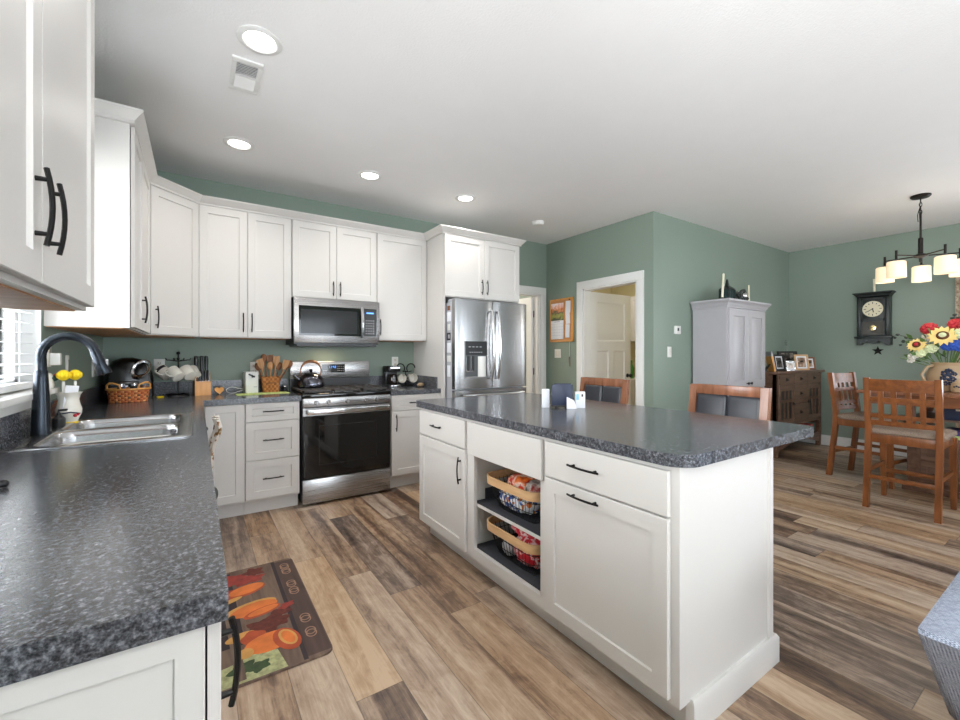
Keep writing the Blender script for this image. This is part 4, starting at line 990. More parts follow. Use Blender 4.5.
# ---------------------------------------------------------------- wire baskets in the island
def wire_basket(label, zc, bags):
    c = wmat(bpy.data.objects['island_cabinet.001'])
    t = thing('wire_basket', label, 'basket', (0, 0, 0), 0, 'wire baskets in the island'); t.matrix_world = c @ T(.318, .165, zc)
    t.location = t.matrix_world.translation.copy(); t.rotation_euler = (0, 0, N90)
    W, Dp, H = .43, .27, .175
    b = MB()
    def ring(z, k, r=.0022): b.tube([(x, y, z) for x, y in rrect(0, 0, W-k, Dp-k, .07, 4)], r, 6, closed=True)
    for z, k in ((.003, .10), (.055, .06), (.11, .03)): ring(z, k, .002)
    top = rrect(0, 0, W-.012, Dp-.012, .07, 4); bot = rrect(0, 0, W-.10, Dp-.10, .06, 4)
    # straight wires
    n = 44
    def at(lp, s):
        L = []; acc = 0
        for i in range(len(lp)): acc += math.dist(lp[i], lp[(i+1) % len(lp)]); L.append(acc)
        d = s*acc
        for i in range(len(lp)):
            if d <= L[i]:
                st = L[i]-math.dist(lp[i], lp[(i+1) % len(lp)]); q = (d-st)/max(1e-6, L[i]-st)
                a, e = lp[i], lp[(i+1) % len(lp)]; return (a[0]+(e[0]-a[0])*q, a[1]+(e[1]-a[1])*q)
        return lp[0]
    for k in range(n):
        p, q = at(top, k/n), at(bot, k/n); b.tube([(p[0], p[1], H-.03), ((p[0]*.45+q[0]*.55), (p[1]*.45+q[1]*.55), .05), (q[0], q[1], .003)], .0015, 4)
    for k in range(7):
        x = -.15+.05*k; b.tube([(x, -Dp/2+.05, .003), (x, Dp/2-.05, .003)], .0015, 4)
    b.build('wire_frame', 'wire', t)
    b = MB(); b.loft([[(x, y, z) for x, y in rrect(0, 0, W+k, Dp+k, .075, 6)] for z, k in ((H-.045, 0), (H-.045, .010), (H, .014), (H, 0))], (False, False))
    o = b.build('rim_band', 'rattan', t); o['label'] = 'pale rattan rim band'
    for nm, lab, m, x, y, z, sx, sy, sz, rt in bags:
        g = MB(); random.seed(len(lab)*7+int(x*100))
        g.sphere((0, 0, 0), 1, 20, 12)
        for v in g.bm.verts:
            k = 1+.07*math.sin(v.co.x*9+v.co.z*7+len(lab))+random.uniform(-.04, .04)
            sgn = lambda q: math.copysign(abs(q)**.72, q)
            v.co = Vector((sgn(v.co.x)*sx*k, sgn(v.co.y)*sy*k, sgn(v.co.z)*sz*k))
        w4 = wmat(t) @ Vector((x, y, z))
        tag(g.build(nm, m, None, w4, (0, rt, N90), ang=60), lab, 'snack bag', 'snack bags in the wire baskets')
orange = pattern_mat('orange_snack_print', [(0, rgb(226, 84, 30)), (.42, rgb(214, 52, 26)), (.5, rgb(240, 226, 210)), (.56, rgb(236, 120, 40)), (.7, rgb(170, 30, 24))], 16, .3)
blue_white = pattern_mat('white_blue_print', [(0, rgb(240, 240, 240)), (.3, rgb(226, 228, 236)), (.45, rgb(52, 88, 156)), (.6, rgb(240, 238, 230)), (.75, rgb(214, 120, 50)), (.88, rgb(60, 46, 44))], 46, .3, 'voronoi')
redp = pattern_mat('red_snack_print', [(0, rgb(206, 24, 44)), (.45, rgb(214, 34, 54)), (.52, rgb(244, 220, 220)), (.57, rgb(206, 24, 44)), (.8, rgb(160, 14, 34))], 18, .28)
foil = pbr('crinkled_silver_foil', rgb(196, 198, 204), .3, metal=.5, bump=.6, bscale=40)
bk1 = pattern_mat('dark_snack_print', [(.3, rgb(60, 40, 36)), (.5, rgb(200, 190, 180)), (.62, rgb(150, 40, 30)), (.8, rgb(40, 40, 60))], 20, .3)
wire_basket('wire basket with rattan rim on the upper shelf of the island', .417,
            [('snack_bag', 'white and blue printed snack bag low in the upper island basket', blue_white, -.03, -.015, .062, .135, .085, .050, 0),
             ('snack_bag', 'orange and red snack bag on top in the upper island basket', orange, -.03, .0, .150, .085, .07, .042, -.12),
             ('snack_bag', 'red, white and black snack bag at the near end of the upper basket', bk1, .10, .0, .145, .055, .075, .040, .2)])
wire_basket('wire basket with rattan rim on the bottom shelf of the island', .165,
            [('snack_bag', 'bright red snack bag heaped at the near side of the lower basket', redp, .07, -.005, .085, .10, .09, .075, 0),
             ('snack_bag', 'red snack bag lying on top of the lower island basket', redp, .02, .0, .165, .11, .07, .026, .1),
             ('foil_bag', 'crinkled silver bag at the far side of the lower island basket', foil, -.085, -.04, .045, .042, .045, .038, .2)])
# ---------------------------------------------------------------- ceiling fixtures
def downlight(x, y, lab):
    t = thing('recessed_light', lab, 'ceiling light', (x, y, CEIL), 0, 'recessed kitchen ceiling lights')
    MB().lathe([(.098, 0), (.098, -.004), (.092, -.008), (.074, -.010), (.068, -.004), (.068, 0)], seg=32, cap=(False, False)).build('trim_ring', 'trim', t)
    MB().lathe([(.068, -.003), (.06, -.0055), (.001, -.0065)], seg=32, cap=(False, True)).build('lens', 'lens', t)
    l = bpy.data.lights.new('downlight_beam', 'SPOT'); l.energy = DL; l.spot_size = math.radians(150); l.spot_blend = 1; l.shadow_soft_size = .06; l.color = (1, .96, .9)
    o = bpy.data.objects.new('downlight_beam', l); COL.objects.link(o); o.location = (x, y, CEIL-.02)
DL = 26
downlight(.25, 2.265, 'round recessed light in the ceiling nearest the camera, beside the vent')
downlight(.25, 3.455, 'round recessed light above the diagonal corner cabinet')
downlight(1.202, 3.465, 'round recessed light in front of the microwave')
downlight(2.138, 3.465, 'round recessed light nearest the refrigerator')
t = thing('ceiling_vent', 'white square air vent in the ceiling beside the nearest light', 'vent', (.218, 2.592, CEIL), 0)
b = MB(); 
for q in ((-.07, .07, -.15, -.115), (-.07, .07, .115, .15), (-.07, -.048, -.115, .115), (.048, .07, -.115, .115), (-.048, .048, -.010, .006)): b.box(*q, -.010, -.0005, .001)
b.build('frame', 'trim', t)
b = MB()
for k in range(8): b.box(-.048, .048, -.008, .008, -.0008, .0008, 0, T(0, -.105+.0135*k, -.006) @ Matrix.Rotation(math.radians(42), 4, 'X'))
for k in range(8): b.box(-.048, .048, -.008, .008, -.0008, .0008, 0, T(0, .012+.0135*k, -.006) @ Matrix.Rotation(math.radians(-42), 4, 'X'))
b.build('slat', 'trim', t)
MB().box(-.05, .05, -.117, .117, -.0016, -.0004).build('duct_opening', pbr('grey_duct', rgb(120, 120, 124), .8), t)
t = thing('smoke_detector', 'white round smoke detector on the ceiling by the back corner', 'smoke detector', (3.208, 3.641, CEIL))
MB().lathe([(.068, 0), (.068, -.014), (.058, -.034), (.040, -.040), (.001, -.040)], seg=28).build('housing', 'wplastic', t)
# ---------------------------------------------------------------- wall plates
def plate(lab, loc, rot, w=.072, h=.115, kind='outlet', cat=None, name=None):
    """local: plate faces -y"""
    t = thing(name or ('wall_outlet' if kind == 'outlet' else 'light_switch'), lab, cat or ('outlet' if kind == 'outlet' else 'switch'), loc, rot)
    MB().box(-w/2, w/2, -.006, 0, -h/2, h/2, .002).build('cover_plate', 'wplastic', t)
    b = MB()
    n = max(1, round(w/.05)-0) if kind != 'outlet' else 1
    if kind == 'outlet':
        for z in (-.024, .024):
            b.mat('ceramic').box(-.016, .016, -.0075, -.005, z-.014, z+.014, .002).mat('bplastic').box(-.008, -.005, -.0079, -.0074, z-.004, z+.007).box(.005, .008, -.0079, -.0074, z-.004, z+.007).box(-.002, .002, -.0079, -.0074, z-.010, z-.006)
        b.build('socket', None, t)
    else:
        n = 2 if w > .1 else 1
        for k in range(n):
            x = (k-(n-1)/2)*.046; b.mat('ceramic').box(x-.016, x+.016, -.0085, -.005, -.033, .033, .002)
        b.build('rocker', None, t)
    return t
plate('white outlet on the back wall behind the hanging white mugs', (-.252, BW-.0005, 1.157), 0)
plate('white outlet plate on the back wall behind the coffee maker', (1.777, BW-.0005, 1.167), 0)
plate('white outlet on the back wall behind the can opener', (.435, BW-.0005, 1.125), 0)
plate('white switch plate on the window wall beside the window', (LW+.0005, 2.87, 1.25), D90, kind='switch')
plate('narrow white plate on the window wall above the sponge crock', (LW+.0005, 3.23, 1.19), D90, .06, .115, kind='switch')
plate('white outlet on the window wall behind the faucet spray head', (LW+.0005, 3.945, 1.155), D90)
plate('double white switch plate below the cork board', (KW-.0005, 4.105, 1.262), N90, .116, .115, kind='switch')
plate('white switch plate below the thermostat beside the armoire', (4.241, DW-.0005, 1.277), 0, kind='switch')
t = thing('thermostat', 'small white thermostat on the green wall left of the armoire', 'thermostat', (4.378, DW-.0005, 1.518))
MB().box(-.052, .052, -.022, 0, -.045, .045, .005).build('housing', 'wplastic', t); MB().box(-.016, .014, -.0235, -.0215, -.012, .022).build('screen', 'bplastic', t)
t = thing('night_light', 'small white night light plugged in beside the window over the sill end', 'night light', (LW+.007, 2.87, 1.225), D90)
MB().box(-.018, .018, -.042, -.002, -.025, .035, .006).build('housing', 'wplastic', t)
# ---------------------------------------------------------------- cork board, calendar, pen
t = thing('cork_board', 'cork notice board in an orange frame on the green wall left of the white door', 'notice board', (KW-.001, 4.03, 1.695), N90)
bw, bh = .21, .282
MB().box(-bw+.002, bw-.002, -.010, 0, -bh+.002, bh-.002).build('board', 'cork', t)
b = MB()
for q in ((-bw, bw, bh-.02, bh), (-bw, bw, -bh, -bh+.012), (-bw, -bw+.012, -bh, bh), (bw-.02, bw, -bh, bh)): b.box(q[0], q[1], -.018, 0, q[2], q[3], .002)
b.build('frame', 'block', t)
def on_board(b, name, m, lab, cat, x, z, y=-.0125):
    return tag(b.build(name, m, None, wmat(t) @ Vector((x, y, z)), (0, 0, N90)), lab, cat)
def landscape_mat():
    m, nt, b = newmat('autumn_landscape_print'); b.inputs['Roughness'].default_value = .45
    tc = nd(nt, 'ShaderNodeTexCoord'); sp = nd(nt, 'ShaderNodeSeparateXYZ'); nt.links.new(tc.outputs['Object'], sp.inputs[0])
    n = nd(nt, 'ShaderNodeTexNoise'); n.inputs['Scale'].default_value = 22; n.inputs['Detail'].default_value = 4; nt.links.new(tc.outputs['Object'], n.inputs['Vector'])
    v = mathn(nt, 'ADD', mathn(nt, 'MULTIPLY', sp.outputs[2], 3.6), mathn(nt, 'MULTIPLY', mathn(nt, 'SUBTRACT', n.outputs['Fac'], .5), .7))
    r = ramp(nt, [(.05, rgb(44, 60, 30)), (.22, rgb(150, 150, 50)), (.38, rgb(70, 66, 36)), (.52, rgb(206, 120, 60)), (.68, rgb(232, 190, 180)), (.85, rgb(240, 236, 240))]); nt.links.new(v, r.inputs[0]); nt.links.new(r.outputs[0], b.inputs['Base Color'])
    return m
autumn = landscape_mat()
c = thing('wall_calendar', 'calendar with an autumn landscape picture pinned on the cork board', 'calendar', wmat(t) @ Vector((-.075, -.0125, .0)), N90)
MB().box(-.115, .115, -.002, 0, .0, .225).build('picture', autumn, c)
b = MB(); b.mat('paper').box(-.115, .115, -.003, 0, -.245, -.002).mat(pbr('pale_grey_ink', rgb(168, 176, 190), .8))
for k in range(6): b.box(-.11, .11, -.0034, -.003, -.232+.037*k, -.230+.037*k)
for k in range(8): b.box(-.11+.0312*k, -.109+.0312*k, -.0034, -.003, -.232, -.045)
b.box(-.05, .05, -.0034, -.003, -.022, -.012); b.build('month_page', None, c)
for i, (x, z, w_, h_, lab) in enumerate(((.120, .165, .085, .15, 'white paper pinned at the top right of the cork board'), (.118, .02, .075, .15, 'white torn list pinned in the middle right of the cork board'), (.115, -.145, .072, .17, 'white list pinned at the bottom right of the cork board'))):
    on_board(MB().box(-w_/2, w_/2, -.0015, 0, -h_/2, h_/2).xf(Matrix.Rotation((.04, -.06, .03)[i], 4, 'Y')), 'pinned_note', 'paper', lab, 'note', x, z, -.0125-.002*i)['group'] = 'notes on the cork board'
on_board(MB().cyl((0, 0, 0), (0, -.012, 0), .005, .008, 12).sphere((0, -.014, 0), .009, 10, 6), 'push_pin', 'bplastic', 'black push pin at the top right of the cork board', 'pin', .155, .255, -.012)
p = thing('hanging_pen', 'dark red pen hanging on a string below the cork board', 'pen', (KW-.008, 3.89, 1.412))
MB().cyl((0, 0, 0), (0, 0, -.20), .0022, seg=5).build('string', 'wax', p); MB().cyl((0, 0, -.19), (.0, -.006, -.315), .008, .006, 10).build('pen_body', 'cherry', p)
# ---------------------------------------------------------------- armoire
AX0, AX1, AY, AT = 4.665, 5.525, 2.305, 1.84
t = thing('armoire', 'tall grey painted armoire with two paneled doors on the dining wall', 'armoire', ((AX0+AX1)/2, AY, 0))
hw = (AX1-AX0)/2; ad = DW-AY-.02
MB().box(-hw, hw, 0, ad, .09, AT-.07).build('body', 'greypaint', t)
b = MB(); b.box(-hw-.006, hw+.006, -.008, ad, 0, .10, .004); b.build('plinth', 'greypaint', t)
pr = [(0, AT-.09), (.014, AT-.088), (.014, AT-.072), (.022, AT-.066), (.028, AT-.045), (.046, AT-.025), (.052, AT-.020), (.052, AT), (0, AT)]
b = MB(); b.loft(sweep([(-hw, ad), (-hw, 0), (hw, 0), (hw, ad)], pr)); b.box(-hw, hw, 0, ad, AT-.07, AT-.001)
b.build('cornice', 'greypaint', t, ang=25)
for k, (x0, x1) in enumerate(((-hw+.025, -.002), (.002, hw-.025))):
    for z0, z1 in ((.885, AT-.10), (.13, .865)):
        d = MB().panel(x0, x1, z0, z1, -.020, rail=.075, rec=.012, raised=.010).build('door', 'greypaint', t)
        kx = x1-.035 if k == 0 else x0+.035; kz = z0+.045 if z0 > .5 else z1-.045
        MB().lathe([(.006, 0), (.006, .012), (.014, .018), (.015, .026), (.001, .030)], seg=14).xf(T(kx, -.020, kz) @ Matrix.Rotation(PI/2, 4, 'X')).build('knob', 'black', d)
# things on the armoire
def candle(x, y, z, h, r, lab, tilt=0, m='wax', base=True):
    c = thing('candle', lab, 'candle', (x, y, z)); c.rotation_euler = (0, tilt, 0)
    MB().lathe([(r, .012 if base else 0), (r*.85, h), (.001, h+.004)], seg=14).build('wax_stick', m, c)
    if base: MB().lathe([(r*2.6, 0), (r*2.6, .005), (r*1.3, .010), (r*1.3, .035), (r*1.05, .036)], seg=16).build('holder', 'black', c)
    return c
candle(4.80, 2.42, AT, .30, .013, 'tall ivory candle at the left on top of the armoire', .10)
candle(5.36, 2.40, AT, .215, .010, 'ivory taper candle at the right end of the armoire top')
t = thing('lantern', 'dark green metal lantern with a pointed top on the armoire', 'lantern', (4.95, 2.44, AT))
MB().box(-.075, .075, -.06, .06, 0, .012, .003).box(-.07, .07, -.056, .056, .128, .14, .003).loft([[(-.075, -.06, .14), (.075, -.06, .14), (.075, .06, .14), (-.075, .06, .14)], [(-.018, -.016, .18), (.018, -.016, .18), (.018, .016, .18), (-.018, .016, .18)], [(-.006, -.006, .25), (.006, -.006, .25), (.006, .006, .25), (-.006, .006, .25)]]).build('roof', 'darkwood', t)
b = MB()
for x in (-.066, .066):
    for y in (-.052, .052): b.box(x-.005, x+.005, y-.005, y+.005, .012, .13)
b.box(-.003, .003, -.054, -.050, .012, .13); b.build('frame', 'darkwood', t); MB().box(-.062, .062, -.050, .050, .013, .127).build('glass_pane', pbr('dark_teal_glass', rgb(30, 52, 54), .1), t)
t = thing('wine_rack', 'dark curled metal ornament beside the lantern on the armoire', 'ornament', (5.17, 2.40, AT))
b = MB()
for cx_, cz_, r_ in ((-.10, .066, .042), (-.02, .060, .036), (.06, .086, .062), (.10, .070, .045)):
    b.tube([(cx_+r_*math.cos(2*PI*k/18), .01*math.sin(k), cz_+r_*math.sin(2*PI*k/18)) for k in range(18)], .015, 8, closed=True)
b.box(-.15, .16, -.03, .03, 0, .008); b.build('curl', 'darkwood', t)
MB().sphere((.07, 0, .085), .042, 14, 8).build('ball', 'chrome', t)
# ---------------------------------------------------------------- dresser
SXa, SXb, SY, ST = 5.80, 7.17, 2.285, 1.04
t = thing('sideboard', 'brown mission sideboard with small drawers under the photo frames', 'sideboard', ((SXa+SXb)/2, SY, 0))
hw = (SXb-SXa)/2; sd = DW-SY-.02
b = MB(); b.box(-hw, -hw+.02, 0, sd, .30, ST-.03).box(hw-.02, hw, 0, sd, .30, ST-.03).box(-hw, hw, 0, sd, .36, .385).box(-hw, hw, sd-.012, sd, .12, ST-.03).box(-hw+.01, hw-.01, .012, sd, .385, ST-.03)
for x in (-hw, hw-.055):
    for y in (0, sd-.05): b.box(x, x+.055, y, y+.05, 0, ST-.03, .003)
b.build('carcass', 'walnut', t)
MB().box(-hw-.035, hw+.035, -.03, sd, ST-.03, ST, .004).build('top', 'walnut', t)
MB().box(-hw+.02, hw-.02, .01, sd-.01, .165, .185).build('shelf', 'walnut', t)
n = 16; ar = [(-hw+.05+(2*hw-.1)*k/n, .06+.085*math.sin(PI*k/n)) for k in range(n+1)]
MB().prism_y(ar+[(hw-.05, .165), (-hw+.05, .165)], .006, .03).build('apron', 'walnut', t)
iw = 2*hw-.11; xl = -hw+.055
def mpull(parent, x, z, y):
    b = MB(); b.box(x-.028, x+.028, y-.003, y, z-.020, z+.020, .001); b.tube([(x-.018, y-.002, z+.004), (x-.018, y-.016, z-.008), (x+.018, y-.016, z-.008), (x+.018, y-.002, z+.004)], .004, 6); b.build('pull', 'black', parent)
for k in range(3):
    x0, x1 = xl+iw*k/3+.004, xl+iw*(k+1)/3-.004
    d = MB().panel(x0, x1, .875, 1.0, -.008, t=.02, rail=0).build('drawer', 'walnut', t); mpull(d, (x0+x1)/2, .9375, -.008)
x0, x1 = xl+iw/3+.004, xl+iw*2/3-.004
for z0, z1 in ((.635, .865), (.395, .625)):
    d = MB().panel(x0, x1, z0, z1, -.008, t=.02, rail=0).build('drawer', 'walnut', t); mpull(d, (x0+x1)/2, (z0+z1)/2, -.008)
for k in (0, 2):
    x0, x1 = xl+iw*k/3+.004, xl+iw*(k+1)/3-.004
    b = MB(); st = .045
    b.mat('walnut').box(x0, x0+st, -.008, .012, .395, .865, .002).box(x1-st, x1, -.008, .012, .395, .865, .002).box(x0+st, x1-st, -.008, .012, .80, .865).box(x0+st, x1-st, -.008, .012, .395, .45).box(x0+st, x1-st, -.006, .010, .655, .69)
    xa, xb_ = x0+st, x1-st
    for i in (1, 2): xx = xa+(xb_-xa)*i/3; b.box(xx-.014, xx+.014, -.006, .010, .45, .80)
    b.mat('bplastic').box(xa, xb_, .004, .008, .45, .80)
    d = b.build('door', None, t)
    mpull(d, x1-.022 if k == 0 else x0+.022, .63, -.008)
# picture frames on the sideboard
def frame(x, y, w_, h_, yaw, lab, fm, pm, lean=.18, mat_=True, bd=.022):
    f = thing('picture_frame', lab, 'picture frame', (x, y, ST), yaw, 'picture frames on the sideboard')
    tm = Matrix.Rotation(-lean, 4, 'X')
    b = MB()
    for q in ((-w_/2, w_/2, 0, bd), (-w_/2, w_/2, h_-bd, h_), (-w_/2, -w_/2+bd, bd, h_-bd), (w_/2-bd, w_/2, bd, h_-bd)): b.box(q[0], q[1], -.009, .009, q[2], q[3], .002)
    b.box(-w_/2+.004, w_/2-.004, .004, .008, .004, h_-.004)
    b.xf(tm).build('frame', fm, f)
    b = MB(); b.mat('paper').box(-w_/2+bd, w_/2-bd, .0, .004, bd, h_-bd); k = bd+.018 if mat_ else bd
    b.mat(pm).box(-w_/2+k, w_/2-k, -.0015, .002, k, h_-k); b.xf(tm).build('photo', None, f)
    MB().loft([[(-.02, .008+.0, h_*.6), (.02, .008, h_*.6), (.02, .012, h_*.6), (-.02, .012, h_*.6)], [(-.025, h_*.30+.02, .0), (.025, h_*.30+.02, .0), (.025, h_*.30+.024, .0), (-.025, h_*.30+.024, .0)]]).build('easel_back', 'bplastic', f)
    return f
ph = [pattern_mat('photo_print_'+k, [(.3, a), (.5, c), (.6, d), (.75, e)], 14, .4) for k, a, c, d, e in (
    ('warm', rgb(60, 48, 40), rgb(150, 118, 92), rgb(210, 190, 170), rgb(90, 70, 60)), ('dark', rgb(24, 22, 22), rgb(60, 54, 50), rgb(150, 140, 130), rgb(30, 28, 30)), ('light', rgb(90, 70, 60), rgb(226, 216, 206), rgb(180, 140, 120), rgb(60, 50, 50)))]
frame(5.86, 2.36, .16, .19, .80, 'gold framed photo turned sideways at the left end of the sideboard', 'block', ph[2])
frame(6.13, 2.46, .19, .25, .70, 'tall silver frame turned sideways behind the left end group on the sideboard', 'greypaint', ph[0])
frame(6.30, 2.44, .17, .21, -.3, 'black framed portrait behind the small silver frame', 'bplastic', ph[1])
frame(6.34, 2.335, .12, .13, -.55, 'small silver framed photo standing in front at the sideboard middle', 'chrome', ph[2], bd=.014)
frame(6.74, 2.50, .30, .255, -.45, 'large dark frame behind the natural wood frame on the sideboard', 'bplastic', ph[1], mat_=False)
frame(6.72, 2.345, .18, .21, -.62, 'natural pale wood framed photo at the front of the sideboard', 'rattan', ph[0])
frame(7.06, 2.37, .15, .175, -.55, 'dark brown framed photo at the right end of the sideboard', 'cherry', ph[0])
t = thing('star_topper', 'small glass star on a wire stem above the photo frames', 'ornament', (6.95, 2.625, ST))
MB().cyl((0, 0, 0), (0, 0, .006), .03).cyl((0, 0, 0), (0, 0, .34), .003, seg=6).build('stem', 'chrome', t)
b = MB(); pts = [(.045*(1 if k % 2 == 0 else .42)*math.sin(PI*k/5), .045*(1 if k % 2 == 0 else .42)*math.cos(PI*k/5)) for k in range(10)]
b.loft([[(x, -.004, z+.37) for x, z in pts], [(x, .004, z+.37) for x, z in pts]]); b.build('star', 'chrome', t)
# things on the sideboard's open shelf
for i, (x, w_, h_, m, lab) in enumerate(((-.35, .03, .10, 'paper', 'white magazine leaning at the left on the sideboard lower shelf'), (-.22, .025, .11, 'paper', 'second white magazine leaning on the sideboard lower shelf'), (-.02, .03, .12, 'wax', 'cream paperback leaning at the middle of the sideboard lower shelf'))):
    tag(MB().box(-w_/2, w_/2, 0, .2, 0, h_, .001).xf(T(0, 0, .006) @ Matrix.Rotation(.35, 4, 'Y')).build('magazine', m, None, ((SXa+SXb)/2+x, SY+.04, .19)), lab, 'magazine', 'magazines on the sideboard shelf')
tag(MB().box(-.10, .10, 0, .2, 0, .12, .003).build('storage_box', pattern_mat('red_floral_print', [(.3, rgb(120, 20, 40)), (.5, rgb(200, 60, 60)), (.6, rgb(224, 150, 110)), (.75, rgb(90, 50, 110))], 24, .6), None, ((SXa+SXb)/2+.41, SY+.03, .1855)), 'red floral box on the right of the sideboard lower shelf', 'box')
# ---------------------------------------------------------------- wall clock
ky = 1.735
t = thing('wall_clock', 'dark green pendulum wall clock with a cream dial on the dining wall', 'clock', (RW-.001, ky, 1.37), N90)
cw = .155; cdp = .12
b = MB(); b.box(-cw, cw, -cdp, 0, .11, .62, .003)
b.build('case', 'darkwood', t)
pr = [(0, .615), (.010, .62), (.012, .632), (.030, .652), (.038, .656), (.038, .668), (0, .668)]
b = MB(); b.loft(sweep([(-cw, 0), (-cw, -cdp), (cw, -cdp), (cw, 0)], pr)); b.box(-cw, cw, -cdp, 0, .60, .667); b.build('cornice', 'darkwood', t, ang=25)
b = MB(); b.box(-cw-.025, cw+.025, -cdp-.02, 0, .085, .112, .004)
b.prism_y([(-.16, .085), (-.16, .0), (-.125, .0), (-.10, .035), (-.05, .045), (-.03, .02), (.03, .02), (.05, .045), (.10, .035), (.125, .0), (.16, .0), (.16, .085)], -cdp+.005, -.005); b.build('bracket', 'darkwood', t)
for x in (-cw+.022, cw-.022): MB().box(x-.015, x+.015, -cdp-.012, -cdp, .115, .60, .003).build('pilaster', 'darkwood', t)
b = MB(); b.box(-.115, .115, -cdp-.004, -cdp, .30, .335).box(-.115, .115, -cdp-.004, -cdp, .575, .595).box(-.115, -.1, -cdp-.004, -cdp, .12, .595).box(.1, .115, -cdp-.004, -cdp, .12, .595); b.build('door', 'darkwood', t)
dl_ = MB(); dl_.lathe([(.100, 0), (.100, .003), (.001, .004)], seg=36).xf(T(0, -cdp, .455) @ Matrix.Rotation(PI/2, 4, 'X')); face = dl_.build('dial', pbr('cream_dial', rgb(222, 214, 186), .5), t)
b = MB()
for k in range(12):
    a = 2*PI*k/12; L = .016 if k % 3 else .022
    b.box(-.004, .004, -.0008, .0008, .064, .064+L, 0, T(0, -cdp-.0045, .455) @ Matrix.Rotation(a, 4, 'Y'))
b.build('hour_mark', 'bplastic', face)
b = MB(); b.box(-.004, .004, -.001, .001, -.01, .062, 0, T(0, -cdp-.0065, .455) @ Matrix.Rotation(math.radians(238), 4, 'Y')); b.box(-.005, .005, -.001, .001, -.01, .045, 0, T(0, -cdp-.0065, .455) @ Matrix.Rotation(math.radians(168), 4, 'Y')); b.build('clock_hand', 'bplastic', face)
MB().box(-.1, .1, -cdp-.003, -cdp+.001, .125, .295).build('pendulum_window', pbr('dark_clock_glass', rgb(70, 68, 62), .08), t)
MB().lathe([(.036, 0), (.034, .006), (.001, .009)], seg=24).xf(T(0, -cdp-.003, .215) @ Matrix.Rotation(PI/2, 4, 'X')).build('pendulum', pbr('polished_brass', rgb(226, 206, 150), .22, metal=1), t)
candle(RW-.06, ky, 1.37+.668, .17, .014, 'white candle standing on top of the wall clock', 0, 'wax', False)
t = thing('barn_star', 'small black metal star on the wall under the clock', 'ornament', (RW-.001, 1.715, 1.295), N90)
pts = [(.062*(1 if k % 2 == 0 else .42)*math.sin(PI*k/5), .062*(1 if k % 2 == 0 else .42)*math.cos(PI*k/5)) for k in range(10)]
b = MB(); vs = [b.bm.verts.new((x, 0, z)) for x, z in pts]; c0 = b.bm.verts.new((0, -.022, 0)); c1 = b.bm.verts.new((0, -.0005, 0))
for i in range(10): b._f([vs[i], vs[(i+1) % 10], c0]); b._f([vs[(i+1) % 10], vs[i], c1])
b.build('star', 'black', t, smooth=False)
# ---------------------------------------------------------------- chandelier
HX, HY = 5.665, 1.04
t = thing('chandelier', 'dark bronze chandelier with five lit opal glass shades over the dining table', 'chandelier', (HX, HY, CEIL))
hz_ = 2.165-CEIL
MB().lathe([(.001, 0), (.072, 0), (.072, -.012), (.060, -.024), (.012, -.030), (.001, -.031)], seg=28).build('canopy', 'bronze', t)
b = MB()
for k in range(4):
    z = -.05-.036*k; a = PI/2*(k % 2)
    b.tube([(.009*math.cos(2*PI*i/12)*math.cos(a), .009*math.cos(2*PI*i/12)*math.sin(a), z+.022*math.sin(2*PI*i/12)) for i in range(12)], .0032, 6, closed=True)
b.build('chain', 'bronze', t)
b = MB()
b.tube([(0, 0, -.03), (-.03, .0, -.12), (-.055, .01, -.19), (-.04, .01, -.25), (-.005, 0, -.235), (.015, 0, -.17), (-.01, 0, -.12), (-.045, 0, -.16), (-.03, 0, -.23), (0, 0, -.26)], .0032, 6)
b.build('cord', 'bronze', t)
MB().cyl((0, 0, -.16), (0, 0, -.40), .008, seg=12).lathe([(.016, -.40), (.018, -.405), (.018, hz_+.03), (.001, hz_+.03)], seg=18, cap=(True, True)).build('stem', 'bronze', t)
MB().lathe([(.001, .034), (.03, .03), (.052, .018), (.052, .006), (.03, -.004), (.012, -.014), (.010, -.045), (.001, -.05)], (0, 0, hz_), 24).build('hub', 'bronze', t)
for k in range(5):
    yaw0 = math.radians(-YAW*180/PI+43+72*k); ca, sa = math.cos(yaw0), math.sin(yaw0); r = .262
    a = MB().cyl((.04*ca, .04*sa, hz_+.012), (r*ca, r*sa, hz_+.012), .006, seg=10).cyl((r*ca, r*sa, hz_+.055), (r*ca, r*sa, hz_-.045), .0095, seg=12).lathe([(.012, -.03), (.030, -.042), (.030, -.048), (.001, -.048)], (r*ca, r*sa, hz_), 16).build('arm', 'bronze', t)
    MB().lathe([(.028, -.046), (.060, -.048), (.068, -.056), (.070, -.20), (.064, -.20), (.062, -.06), (.028, -.052)], (r*ca, r*sa, hz_), 28, cap=(False, False)).build('shade', 'shade', a)
l = bpy.data.lights.new('chandelier_glow', 'POINT'); l.energy = 6; l.color = (1, .86, .66); l.shadow_soft_size = .25
o = bpy.data.objects.new('chandelier_glow', l); COL.objects.link(o); o.location = (HX, HY, 1.90)
